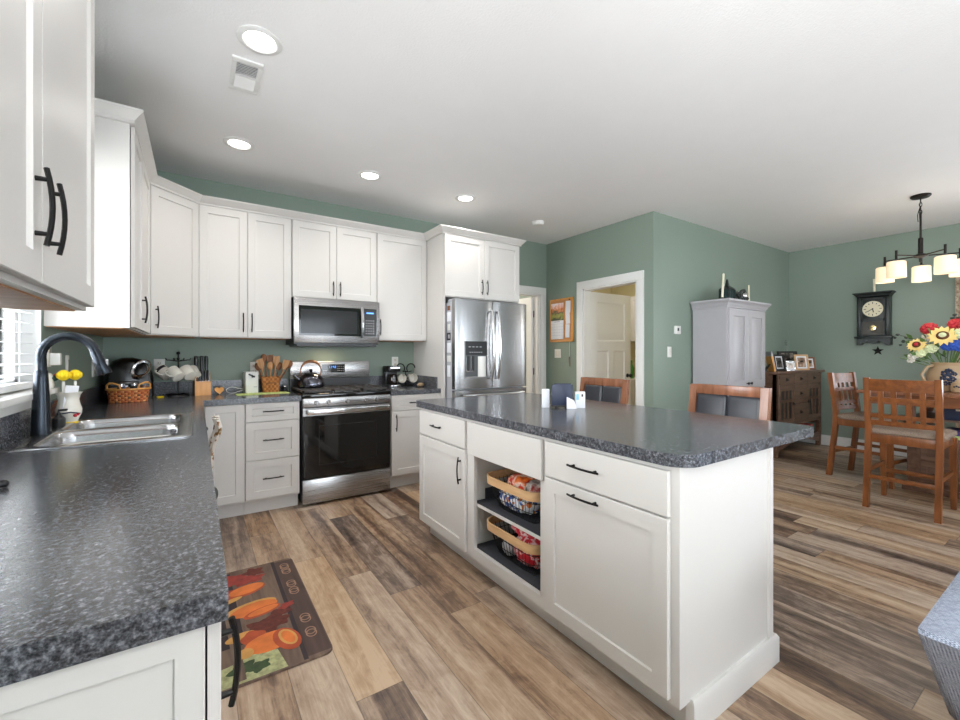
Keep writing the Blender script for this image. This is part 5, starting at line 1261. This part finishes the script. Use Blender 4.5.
# ---------------------------------------------------------------- dining chairs
def dining_chair(lab, loc, rot):
    """counter height chair, faces -y, origin at floor centre"""
    t = thing('dining_chair', lab, 'chair', loc, rot, 'dining chairs')
    hw = .205; sh = .60
    # rear posts (legs running up into the back)
    for s in (-1, 1):
        x = s*hw
        prof = [(.275, 0), (.215, .55), (.215, .68), (.262, 1.062)]
        b = MB(); b.loft([[(x-s*.0-.019, y-.021, z), (x+.019, y-.021, z), (x+.019, y+.021, z), (x-.019, y+.021, z)] for y, z in prof]); b.build('rear_leg', 'oak', t)
        x = s*(hw+.005)
        b = MB(); b.loft([[(x-k, -.21-k-q, z), (x+k, -.21-k-q, z), (x+k, -.21+k-q, z), (x-k, -.21+k-q, z)] for z, k, q in ((0, .016, .02), (.58, .022, .0))]); b.build('front_leg', 'oak', t)
    b = MB()
    for y0, y1 in ((-.235, -.213), (.195, .217)): b.box(-hw-.01, hw+.01, y0, y1, .53, .60, .003)
    for s in (-1, 1): b.box(s*hw-.011, s*hw+.011, -.22, .21, .53, .60, .003)
    b.build('seat_frame', 'oak', t)
    b = MB(); b.loft([[(x, y, z) for x, y in rrect(0, -.02, w_, d_, .05, 4)] for z, w_, d_ in ((.598, .45, .44), (.612, .47, .46), (.635, .465, .455), (.648, .42, .41))]); b.build('seat_cushion', 'seat', t, ang=60)
    MB().box(-hw, hw, -.228, -.205, .215, .25, .003).build('stretcher', 'oakx', t); MB().box(-hw, hw, .240, .262, .235, .268, .003).build('stretcher', 'oakx', t)
    for s in (-1, 1):
        b = MB(); b.loft([[(s*hw-.010, -.215, .285), (s*hw+.010, -.215, .285), (s*hw+.010, -.215, .315), (s*hw-.010, -.215, .315)], [(s*hw-.010, .245, .285), (s*hw+.010, .245, .285), (s*hw+.010, .245, .315), (s*hw-.010, .245, .315)]])
        b.build('side_stretcher', 'oakx', t)
    # back: curved top rail, two lattice rails, three slats
    def yb(z): return .215+(z-.68)/(1.062-.68)*.047
    def rail(z0, z1, bow, th=.011):
        b = MB(); n = 8; lp = []
        for k in range(n+1):
            x = -hw+.012+(2*hw-.024)*k/n; c = bow*(1-(2*k/n-1)**2)
            lp.append([(x, yb(z0)+c-th, z0), (x, yb(z0)+c+th, z0), (x, yb(z1)+c+th, z1), (x, yb(z1)+c-th, z1)])
        b.loft(lp); return b
    rail(.955, 1.052, .02, .012).build('top_rail', 'oakx', t)
    for z0, z1 in ((.868, .905), (.735, .768), (.675, .715)): rail(z0, z1, .016, .009).build('lattice_rail', 'oakx', t)
    for x in (-.120, -.042, .042, .120):
        c = .016*(1-(x/hw)**2); b = MB()
        b.loft([[(x-.016, yb(z)+c-.008, z), (x+.016, yb(z)+c-.008, z), (x+.016, yb(z)+c+.008, z), (x-.016, yb(z)+c+.008, z)] for z in (.70, .96)]); b.build('slat', 'oak', t)
    return t
dining_chair('honey oak lattice-back chair with its back to the camera', (4.865, .955, 0), D90)
dining_chair('honey oak lattice-back chair beside the far wall near the sideboard', (5.64, 1.375, 0), math.radians(-9))
# ---------------------------------------------------------------- dining table
TX0, TX1, TY0, TY1, TZ = 5.25, 6.45, -.10, 1.40, .915
t = thing('dining_table', 'reddish oak counter height dining table on a storage pedestal', 'table', ((TX0+TX1)/2, (TY0+TY1)/2, 0))
MB().box(TX0, TX1, TY0, TY1, TZ-.032, TZ, .006).build('table_top', 'cherry', t, world=True)
MB().box(TX0+.06, TX1-.06, TY0+.06, TY0+.085, TZ-.125, TZ-.032).box(TX0+.06, TX1-.06, TY1-.085, TY1-.06, TZ-.125, TZ-.032).box(TX0+.06, TX0+.085, TY0+.085, TY1-.085, TZ-.125, TZ-.032).box(TX1-.085, TX1-.06, TY0+.085, TY1-.085, TZ-.125, TZ-.032).build('apron', 'oakx', t, world=True)
px0, px1, py0, py1 = 5.50, 6.25, .20, 1.10
MB().box(px0, px1, py0, py1, .06, .50, .004).box(px0-.03, px1+.03, py0-.03, py1+.03, .0, .06, .004).build('pedestal', 'walnut', t, world=True)
b = MB()
for x in (px0, px1-.05):
    for y in (py0, py1-.05): b.box(x, x+.05, y, y+.05, .50, TZ-.032, .003)
b.build('pedestal_post', 'oak', t, world=True)
for z0, z1 in ((.10, .28), (.295, .475)):
    d = MB().panel(-.36, .36, z0, z1, -.008, t=.01, rail=.04, rec=.006).build('drawer', 'walnut', t, loc=(px0-(TX0+TX1)/2, (py0+py1)/2-(TY0+TY1)/2, 0), rot=(0, 0, N90)); mpull(d, 0, (z0+z1)/2, -.008)
MB().box(px0, px1, py0, py1, .655, .672).build('shelf', 'walnut', t, world=True)
def simple(name, lab, cat, b, m, loc, rot=(0, 0, 0), group=None): return tag(b.build(name, m, None, loc, rot), lab, cat, group)
# stored in the table pedestal
def tub(lab, x, y, z, w_, d_, h_, m, lidm):
    g = thing('storage_tub', lab, 'storage box', (x, y, z))
    MB().box(-w_/2, w_/2, -d_/2, d_/2, 0, h_, .006).build('tub', m, g); MB().box(-w_/2-.006, w_/2+.006, -d_/2-.006, d_/2+.006, h_, h_+.016, .004).build('lid', lidm, g)
    b = MB()
    for k in range(2): b.box(-w_/2-.010, -w_/2-.004, -d_/4+k*d_/2-.035, -d_/4+k*d_/2+.035, h_-.035, h_+.01, .002)
    b.build('latch', 'wax', g)
tub('dark blue storage tub with cream latches on the table pedestal shelf', 5.70, .62, .672, .36, .56, .12, 'navy', 'bplastic')
tub('white bin with a dark lid below the blue tub in the pedestal', 5.70, .45, .50, .36, .40, .085, 'wplastic', 'bplastic')
simple('board_game', 'lime green board game box in the pedestal lower shelf', 'game box', MB().box(-.15, .15, -.11, .11, 0, .035, .002), lime, (5.70, .78, .50))
simple('board_game', 'purple board game box on the lime green one in the pedestal', 'game box', MB().box(-.15, .15, -.11, .11, 0, .04, .002), pbr('purple_card', rgb(74, 58, 120), .6), (5.70, .78, .535))
simple('folded_mat', 'black and white striped mat folded at the left of the pedestal shelf', 'mat', MB().box(-.12, .12, -.06, .06, 0, .10, .01), pattern_mat('black_white_stripe', [(0, rgb(26, 26, 28)), (.5, rgb(226, 226, 226))], 40, .8, 'voronoi'), (5.66, 1.0, .50))
# ---------------------------------------------------------------- vase of flowers and things on the table
VX, VY = 5.78, .885
t = thing('flower_pitcher', 'tan stoneware pitcher with dark blue flower painting on the dining table', 'pitcher', (VX, VY, TZ))
MB().lathe([(.085, 0), (.095, .006), (.125, .06), (.140, .12), (.135, .17), (.112, .215), (.104, .235), (.112, .262), (.104, .262), (.09, .22), (.10, .1), (.001, .08)], seg=36).build('body', 'stone', t)
b = MB(); b.tube([(-.105*.75, .105*.75, .235), (-.15*.75, .15*.75, .22), (-.19*.75, .19*.75, .15), (-.17*.75, .17*.75, .09), (-.13*.75, .13*.75, .06)], .012, 10); b.build('handle', 'stone', t)
b = MB()
vd = math.atan2(-VY, -VX)
for (da, z, r_) in ((-.12, .165, .030), (.10, .175, .030), (0, .13, .036), (-.22, .12, .022), (.24, .115, .024), (.02, .19, .022), (.15, .075, .022), (-.1, .075, .022), (.33, .16, .018)):
    a = vd+da*1.0; rr = {True: .138}[True]
    for k in range(5): b.sphere((rr*math.cos(a)+r_*.6*math.cos(k*1.257)*-math.sin(a), rr*math.sin(a)+r_*.6*math.cos(k*1.257)*math.cos(a), z+r_*.6*math.sin(k*1.257)), r_*.42, 8, 5)
b.build('painted_flower', 'navy', t)
t = thing('flower_bouquet', 'bouquet of sunflowers, red, blue and white flowers in the stoneware pitcher', 'flowers', (VX, VY, TZ+.10))
right = Vector((math.cos(-YAW), math.sin(-YAW), 0)); toc = Vector((-VX, -VY, 0)).normalized(); tr = Vector((-toc.y, toc.x, 0))
if tr.dot(right) < 0: tr = -tr
def head(kind, r_, u, v, dpt, size):
    """flower head: u across, v above pitcher base, dpt towards the window side"""
    c = tr*u+toc*dpt+Vector((0, 0, v)); nrm = (toc*.8+tr*u*1.4+Vector((0, 0, .45))).normalized()
    q = nrm.to_track_quat('Z', 'Y').to_matrix().to_4x4(); q = T(*c) @ q
    b = MB()
    if kind == 'sunflower':
        b.mat('sun')
        for rg, n, L in ((0, 15, 1), (1, 13, .85)):
            for k in range(n):
                a = 2*PI*(k+.5*rg)/n; x0_ = size*.34; x1_ = size*L
                pts_ = [(x0_, -.12*size, .0), (x0_+.5*(x1_-x0_), -.17*size, .03*size), (x1_, 0, -.05*size+rg*.06*size), (x0_+.5*(x1_-x0_), .17*size, .03*size), (x0_, .12*size, 0)]
                lo = [tuple(Matrix.Rotation(a, 3, 'Z') @ Vector(p)) for p in pts_]; hi = [(p[0], p[1], p[2]+.004) for p in lo]
                b.loft([lo, hi])
        b.mat('brown').lathe([(size*.40, .0), (size*.40, .012), (size*.33, .022), (size*.24, .018)], seg=20, cap=(True, False)).mat('palegreen' if size > .08 else 'red').lathe([(size*.25, .016), (size*.12, .026), (.001, .026)], seg=16, cap=(False, True))
        nm = 'sunflower'
    else:
        b.mat(r_)
        n = 26 if size > .04 else 14
        for k in range(n):
            z = 1-1.3*(k+.5)/n; a = k*2.4; q2 = math.sqrt(max(0, 1-z*z))
            b.sphere((size*.75*q2*math.cos(a), size*.75*q2*math.sin(a), size*.45*z), size*.34, 7, 5, .6)
        nm = kind
    b.xf(q).build(nm, None, t, ang=50)
    MB().tube([tuple(c-nrm*.01), tuple(c*.55+Vector((0, 0, .03))), (0, 0, .02)], .004, 5).build('stem', 'leaf', t)
head('sunflower', None, -.03, .405, .15, .105)
head('sunflower', None, -.195, .325, .11, .075)
for u, v, d, s, m, nm in ((-.115, .475, .05, .062, 'red', 'red_flower'), (.055, .51, .02, .058, 'red', 'red_flower'), (.125, .485, .08, .062, 'red', 'red_flower'), (.20, .355, .12, .06, 'plum', 'plum_flower'),
                          (.055, .315, .17, .055, 'blue', 'blue_flower'), (.10, .34, .14, .05, 'blue', 'blue_flower'), (.0, .31, .16, .045, 'blue', 'blue_flower'), (.14, .425, .1, .05, 'blue', 'blue_flower'),
                          (.085, .42, .12, .055, 'palegreen', 'white_flower'), (.19, .44, .05, .055, 'ceramic', 'white_flower'), (-.17, .255, .12, .05, 'palegreen', 'white_flower'), (-.22, .22, .10, .04, 'ceramic', 'white_flower'), (-.235, .18, .08, .03, 'ceramic', 'white_flower'), (-.10, .29, .14, .045, 'palegreen', 'white_flower'), (-.13, .40, .02, .04, 'ceramic', 'white_flower')):
    head(nm, m, u, v, d, s)
b = MB(); random.seed(11)
for k in range(70):
    u, v, d = random.uniform(-.24, .26), random.uniform(.20, .44), random.uniform(-.1, .15)
    c = tr*u+toc*d+Vector((0, 0, v-abs(u)*.25)); dr_ = (c-Vector((0, 0, .12))).normalized()
    q = T(*c) @ dr_.to_track_quat('Y', 'Z').to_matrix().to_4x4() @ Matrix.Rotation(random.uniform(0, 6), 4, 'Y')
    L = random.uniform(.05, .09); lo = [tuple((q @ Vector(p))) for p in ((0, 0, 0), (-.018, L*.5, .004), (0, L, 0), (.018, L*.5, .004))]
    hi = [tuple(q @ Vector(p)) for p in ((0, 0, .0015), (-.018, L*.5, .0055), (0, L, .0015), (.018, L*.5, .0055))]
    b.loft([lo, hi])
b.build('leaves', 'leaf', t, smooth=False)
b = MB()
for u, v in ((-.33, .43), (-.29, .36), (.045, .60), (.03, .57), (-.27, .40)):
    p = tr*u+Vector((0, 0, v)); b.tube([(0, 0, .2), tuple(p*.6+Vector((0, 0, .12))), tuple(p)], .0025, 5); b.sphere(tuple(p), .017, 8, 5, .7); b.sphere(tuple(p-tr*.02*(1 if u < 0 else -1)-Vector((0, 0, .03))), .014, 8, 5, .7)
b.build('sprig', pbr('dark_sprig', rgb(46, 56, 50), .6), t)
simple('candle', 'small orange votive candle on the table left of the stoneware pitcher', 'candle', MB().lathe([(.022, 0), (.026, .002), (.030, .085), (.026, .085), (.02, .07), (.001, .07)], seg=18), 'orange', (5.62, 1.06, TZ))
t = thing('sugar_crock', 'small tan stoneware crock with blue painting at the foot of the pitcher', 'crock', (5.60, .78, TZ))
MB().lathe([(.045, 0), (.055, .004), (.062, .04), (.055, .08), (.045, .09), (.040, .09), (.04, .01), (.001, .01)], seg=24).build('body', 'stone', t)
b = MB()
for k in range(5): b.sphere((-.060*math.cos(.25*(k-2)), -.060*math.sin(.25*(k-2)), .05+.008*(k % 2)), .008, 8, 5)
b.build('painted_flower', 'navy', t)
# ---------------------------------------------------------------- bar stools at the island
def stool(lab, loc):
    t = thing('bar_stool', lab, 'stool', loc, N90, 'bar stools at the island')   # faces -x after rotation
    hw = .215
    for s in (-1, 1):
        b = MB(); x = s*hw; b.loft([[(x-.022, y-.02, z), (x+.022, y-.02, z), (x+.022, y+.02, z), (x-.022, y+.02, z)] for y, z in ((.165, 0), (.175, .6), (.185, .70), (.235, 1.055))]); b.build('rear_leg', 'cherry', t)
        b = MB(); b.loft([[(x-k, -.19-k, z), (x+k, -.19-k, z), (x+k, -.19+k, z), (x-k, -.19+k, z)] for z, k in ((0, .017), (.58, .022))]); b.build('front_leg', 'cherry', t)
    MB().box(-hw-.02, hw+.02, -.215, .205, .55, .615, .004).build('seat_frame', 'cherry', t)
    b = MB(); b.loft([[(x, y, z) for x, y in rrect(0, -.01, w_, d_, .05, 4)] for z, w_, d_ in ((.613, .44, .40), (.63, .46, .42), (.665, .455, .415), (.682, .41, .37))]); b.build('seat_cushion', 'leather', t, ang=60)
    for z0, z1 in ((.995, 1.058), (.715, .765)):
        y0 = .185+(z0-.70)/.355*.05; MB().box(-hw+.020, hw-.020, y0-.014, y0+.016, z0, z1, .004).build('back_rail', 'cherry', t)
    th = math.atan2(.05, .355)
    for s in (-1, 1):
        b = MB(); x0_, x1_ = (-hw+.022, -.001) if s < 0 else (.001, hw-.022)
        cx_, cz_ = (x0_+x1_)/2, 0
        b.loft([[(x, y, z) for x, z in rrect(cx_, .12, x1_-x0_-q, .232-q, .02, 3)] for y, q in ((.012, .0), (-.010, 0), (-.018, .012), (-.021, .04))])
        b.xf(T(0, .198, .762) @ Matrix.Rotation(-th, 4, 'X')).build('back_pad', 'leather', t, ang=60)
    for q in ((-hw-.010, -hw+.010, -.19, .17, .28, .31), (hw-.010, hw+.010, -.19, .17, .28, .31), (-hw, hw, -.20, -.18, .20, .235), (-hw, hw, .155, .175, .22, .25)): MB().box(*q).build('stretcher', 'cherry', t)
stool('bar stool with black leather back at the near half of the island', (2.555, 1.368, 0))
stool('bar stool with black leather back by the white door, far half of the island', (2.55, 2.345, 0))
# ---------------------------------------------------------------- rug with printed pumpkins
t = None
b = MB()
rx0, rx1, ry0, ry1 = .005, .483, 1.832, 2.812
rw = wood('grey_brown_plank_print', rgb(84, 66, 56), rgb(122, 102, 88), .8, 'y', 7, 0)
rd_ = wood('dark_plank_print', rgb(62, 46, 42), rgb(88, 68, 62), .8, 'y', 7, 0)
cols = {'o': pbr('pumpkin_print', rgb(206, 112, 52), .8, var=.25, scale=14), 'o2': pbr('dark_pumpkin_print', rgb(166, 72, 40), .8, var=.25, scale=14), 'y': pbr('gourd_print', rgb(196, 146, 78), .8, var=.2, scale=14), 'r': pbr('red_leaf_print', rgb(140, 52, 44), .8, var=.3, scale=30), 'k': pbr('dark_print', rgb(46, 36, 40), .8, var=.2), 'm': pbr('maroon_berry_print', rgb(92, 40, 30), .8, var=.4, scale=40), 'g': pbr('foliage_print', rgb(160, 162, 118), .8, var=.4, scale=40), 'dg': pbr('dark_foliage_print', rgb(52, 70, 40), .8, var=.4, scale=40), 's': pbr('scroll_print', rgb(150, 118, 96), .8)}
b.mat(rw)
b.prism(rrect((rx0+rx1)/2, (ry0+ry1)/2, rx1-rx0, ry1-ry0, .035, 5), 0.0005, .010)
zc = [.0101]
def flat(m, poly):
    zc[0] += .00006
    b.mat(m); vs = [b.bm.verts.new((x, y, zc[0])) for x, y in poly]; f = b._f(vs)
    return f
def ell(m, cx_, cy_, a, c, rot=0, n=20, wob=0):
    pts_ = []
    for k in range(n):
        th = 2*PI*k/n; r = 1+wob*math.sin(5*th)
        x, y = a*r*math.cos(th), c*r*math.sin(th); pts_.append((min(rx1-.004, max(rx0+.004, cx_+x*math.cos(rot)-y*math.sin(rot))), min(ry1-.004, max(ry0+.004, cy_+x*math.sin(rot)+y*math.cos(rot)))))
    flat(cols[m] if isinstance(m, str) else m, pts_)
flat(rd_, [(rx1-.10, ry0+.02), (rx1-.004, ry0+.02), (rx1-.004, ry1-.02), (rx1-.10, ry1-.02)])
flat(cols['k'], [(rx1-.118, ry0+.006), (rx1-.10, ry0+.006), (rx1-.10, ry1-.006), (rx1-.118, ry1-.006)])
flat(cols['k'], [(rx0+.006, ry0+.25), (rx0+.17, ry0+.25), (rx0+.15, ry1-.02), (rx0+.006, ry1-.02)])  # dark field down the left of the printed design
flat(cols['g'], [(rx0+.01, ry0+.006), (rx0+.30, ry0+.006), (rx0+.28, ry0+.14), (rx0+.20, ry0+.16), (rx0+.10, ry0+.13), (rx0+.01, ry0+.12)])
ell('dg', .15, ry0+.09, .05, .04, .4, wob=.2); ell('dg', .21, ry0+.07, .04, .03, .4, wob=.2)
flat(rw, [(.125, ry0+.02), (.16, ry0+.02), (.15, ry0+.5), (.11, ry0+.5)])
ell('r', .16, 2.70, .075, .06, .3, wob=.2); ell('m', .27, 2.74, .05, .05, .3, wob=.25); ell('r', .235, 2.66, .08, .045, .1, wob=.2)
ell('r', .12, 2.55, .05, .07, 0, wob=.25)
ell('o2', .215, 2.55, .095, .055, .25); ell('o', .22, 2.56, .085, .045, .25); ell('y', .12, 2.47, .08, .02, .35)
ell('y', .22, 2.36, .12, .055, .2); ell('o', .235, 2.345, .105, .055, .15); ell('o2', .265, 2.30, .085, .035, .25); ell('o', .27, 2.305, .07, .025, .25)
ell('m', .26, 2.17, .075, .055, -.4, wob=.2); ell('m', .33, 2.24, .065, .035, .5, wob=.25); ell('r', .37, 2.29, .04, .022, .5, wob=.2); ell('m', .315, 2.18, .05, .045, 0, wob=.2)
ell('y', .16, 2.14, .06, .03, .2); ell('o2', .21, 2.10, .05, .06, .2, wob=.1); ell('o', .265, 2.04, .10, .068, .1); ell('o2', .33, 2.02, .05, .09, .25); ell('y', .335, 2.03, .032, .066, .25); ell('o', .336, 2.03, .022, .052, .25)
ell('y', .17, 2.01, .03, .035, 0)
for yy in (2.00, 2.12, 2.40, 2.48, 2.64, 2.70):
    for k in range(2):
        zc[0] += .00005; b.mat(cols['s'])
        ring_o = [(.427+.024*math.cos(2*PI*i/14)+.0*k, yy+.030*math.sin(2*PI*i/14)+k*.02) for i in range(14)]; ring_i = [(.427+.018*math.cos(2*PI*i/14), yy+.024*math.sin(2*PI*i/14)+k*.02) for i in range(14)]
        vo = [b.bm.verts.new((x, y, zc[0])) for x, y in ring_o]; vi = [b.bm.verts.new((x, y, zc[0])) for x, y in ring_i]
        for i in range(14): b._f([vo[i], vo[(i+1) % 14], vi[(i+1) % 14], vi[i]])
tag(b.build('kitchen_mat', None, smooth=False), 'kitchen floor mat printed with pumpkins and gourds before the sink cabinets', 'mat')
# ---------------------------------------------------------------- armchair at the right edge (raked arm)
t = thing('armchair', 'grey tweed armchair with a raked arm at the right edge of the view', 'armchair', (2.0, -.15, 0))
def arm(y0, y1):
    b = MB(); top = .50
    pr_ = [(1.655, top), (2.50, top), (2.55, top-.03), (2.55, .06), (2.06, .06), (1.648, top-.012)]
    cx_ = sum(p[0] for p in pr_)/6; cz_ = sum(p[1] for p in pr_)/6; lps = []
    for y, k in ((y0, .965), (y0+.012, .99), (y0+.03, 1), (y1-.03, 1), (y1-.012, .99), (y1, .965)): lps.append([(cx_+(x-cx_)*k, y, cz_+(z-cz_)*k) for x, z in pr_])
    b.loft(lps); b.build('arm', 'tweed', t, world=True, ang=40)
arm(.13, .312); arm(-.72, -.54)
MB().box(1.86, 2.5, -.54, .13, .30, .44, .03).build('seat_cushion', 'tweed', t, world=True, ang=60)
MB().box(2.08, 2.55, -.54, .13, .06, .30, .01).build('base', 'tweed', t, world=True)
MB().box(2.42, 2.60, -.54, .13, .30, .86, .04).build('backrest', 'tweed', t, world=True, ang=60)
b = MB()
for x in (2.1, 2.48):
    for y in (-.66, .25): b.cyl((x, y, 0), (x, y, .062), .02, .026, 12)
b.build('foot', 'bplastic', t, world=True)
# ---------------------------------------------------------------- dining window, curtain, rear windows
def simple_window(name, axis, at, a0, a1, z0, z1, inward, m='trim', nm=2):
    r = bpy.data.objects.new(name, None); COL.objects.link(r); r.location = ((at, (a0+a1)/2, z0) if axis == 'x' else ((a0+a1)/2, at, z0)); struct(r)
    b = MB(); g = MB()
    def bx(bb, p0, p1, q0, q1, zz0, zz1): bb.box(p0, p1, q0, q1, zz0, zz1) if axis == 'x' else bb.box(q0, q1, p0, p1, zz0, zz1)
    d0, d1 = at+.04*inward, at+.10*inward; d0, d1 = min(d0, d1), max(d0, d1)
    for q in ((a0, a0+.06, z0, z1), (a1-.06, a1, z0, z1), (a0, a1, z0, z0+.06), (a0, a1, z1-.06, z1)): bx(b, d0, d1, *q)
    for k in range(1, nm): c = a0+(a1-a0)*k/nm; bx(b, d0, d1, c-.04, c+.04, z0, z1)
    b.build('window_frame', 'trim', r, world=True)
    bx(g, (d0+d1)/2-.003, (d0+d1)/2+.003, a0+.06, a1-.06, z0+.06, z1-.06); g.build('window_pane', 'glass', r, world=True)
simple_window('window_2', 'x', RW, -3.0, 1.0, .7, 2.15, 1, nm=3)
simple_window('window_3', 'y', -4, 4.0, 6.4, .6, 2.2, -1, nm=2)
simple_window('added_window', 'x', LW, -2.55, -.15, .75, 2.25, -1, nm=2)  # unseen window, added as an opening for the side fill
simple_window('window_4', 'y', -4, 0.0, 3.2, .0, 2.2, -1, nm=2)
cm = pattern_mat('curtain_lattice_print', [(.3, rgb(120, 100, 84)), (.48, rgb(176, 160, 140)), (.56, rgb(206, 194, 176)), (.7, rgb(140, 118, 98))], 26, .85)
t = thing('curtain', 'patterned brown and cream curtain hanging at the dining window edge', 'curtain', (RW-.06, .92, 2.16))
b = MB(); clothgrid(b, lambda u, v, k: (-.02+.022*math.sin(u*22)-k, .115-.26*u, -1.85*v), 30, 8, .003); b.build('panel', cm, t)
b = MB(); b.cyl((0, .13, .01), (0, -.3, .01), .010, seg=12).sphere((0, .14, .01), .02, 12, 8); b.build('rod', 'black', t); 
MB().box(0, .06, .118, .128, 0, .02).build('bracket', 'black', t)
# ---------------------------------------------------------------- rooms behind the doors
cabinet('pantry_cabinet', 'white cabinet seen through the white door in the cream pantry', (5.40, 4.885, 0), N90, .9, .58, .1, .88, [('door', .003, .897, .12, .87, 'shaker', None)], toe=True)
upper2 = cabinet('pantry_cabinet', 'white wall cabinet seen through the white door in the cream pantry', (5.66, 4.885, 0), N90, 1.3, .33, 1.45, 2.15, [('door', .003, .64, 1.455, 2.145, 'shaker', None), ('door', .645, 1.297, 1.455, 2.145, 'shaker', None)])
simple('bottle', 'green bottle on the pantry counter behind the white door', 'bottle', MB().lathe([(.035, 0), (.037, .01), (.037, .16), (.014, .22), (.014, .28), (.001, .28)], seg=18), pbr('green_bottle_glass', rgb(60, 120, 50), .2), (5.55, 4.15, .88))
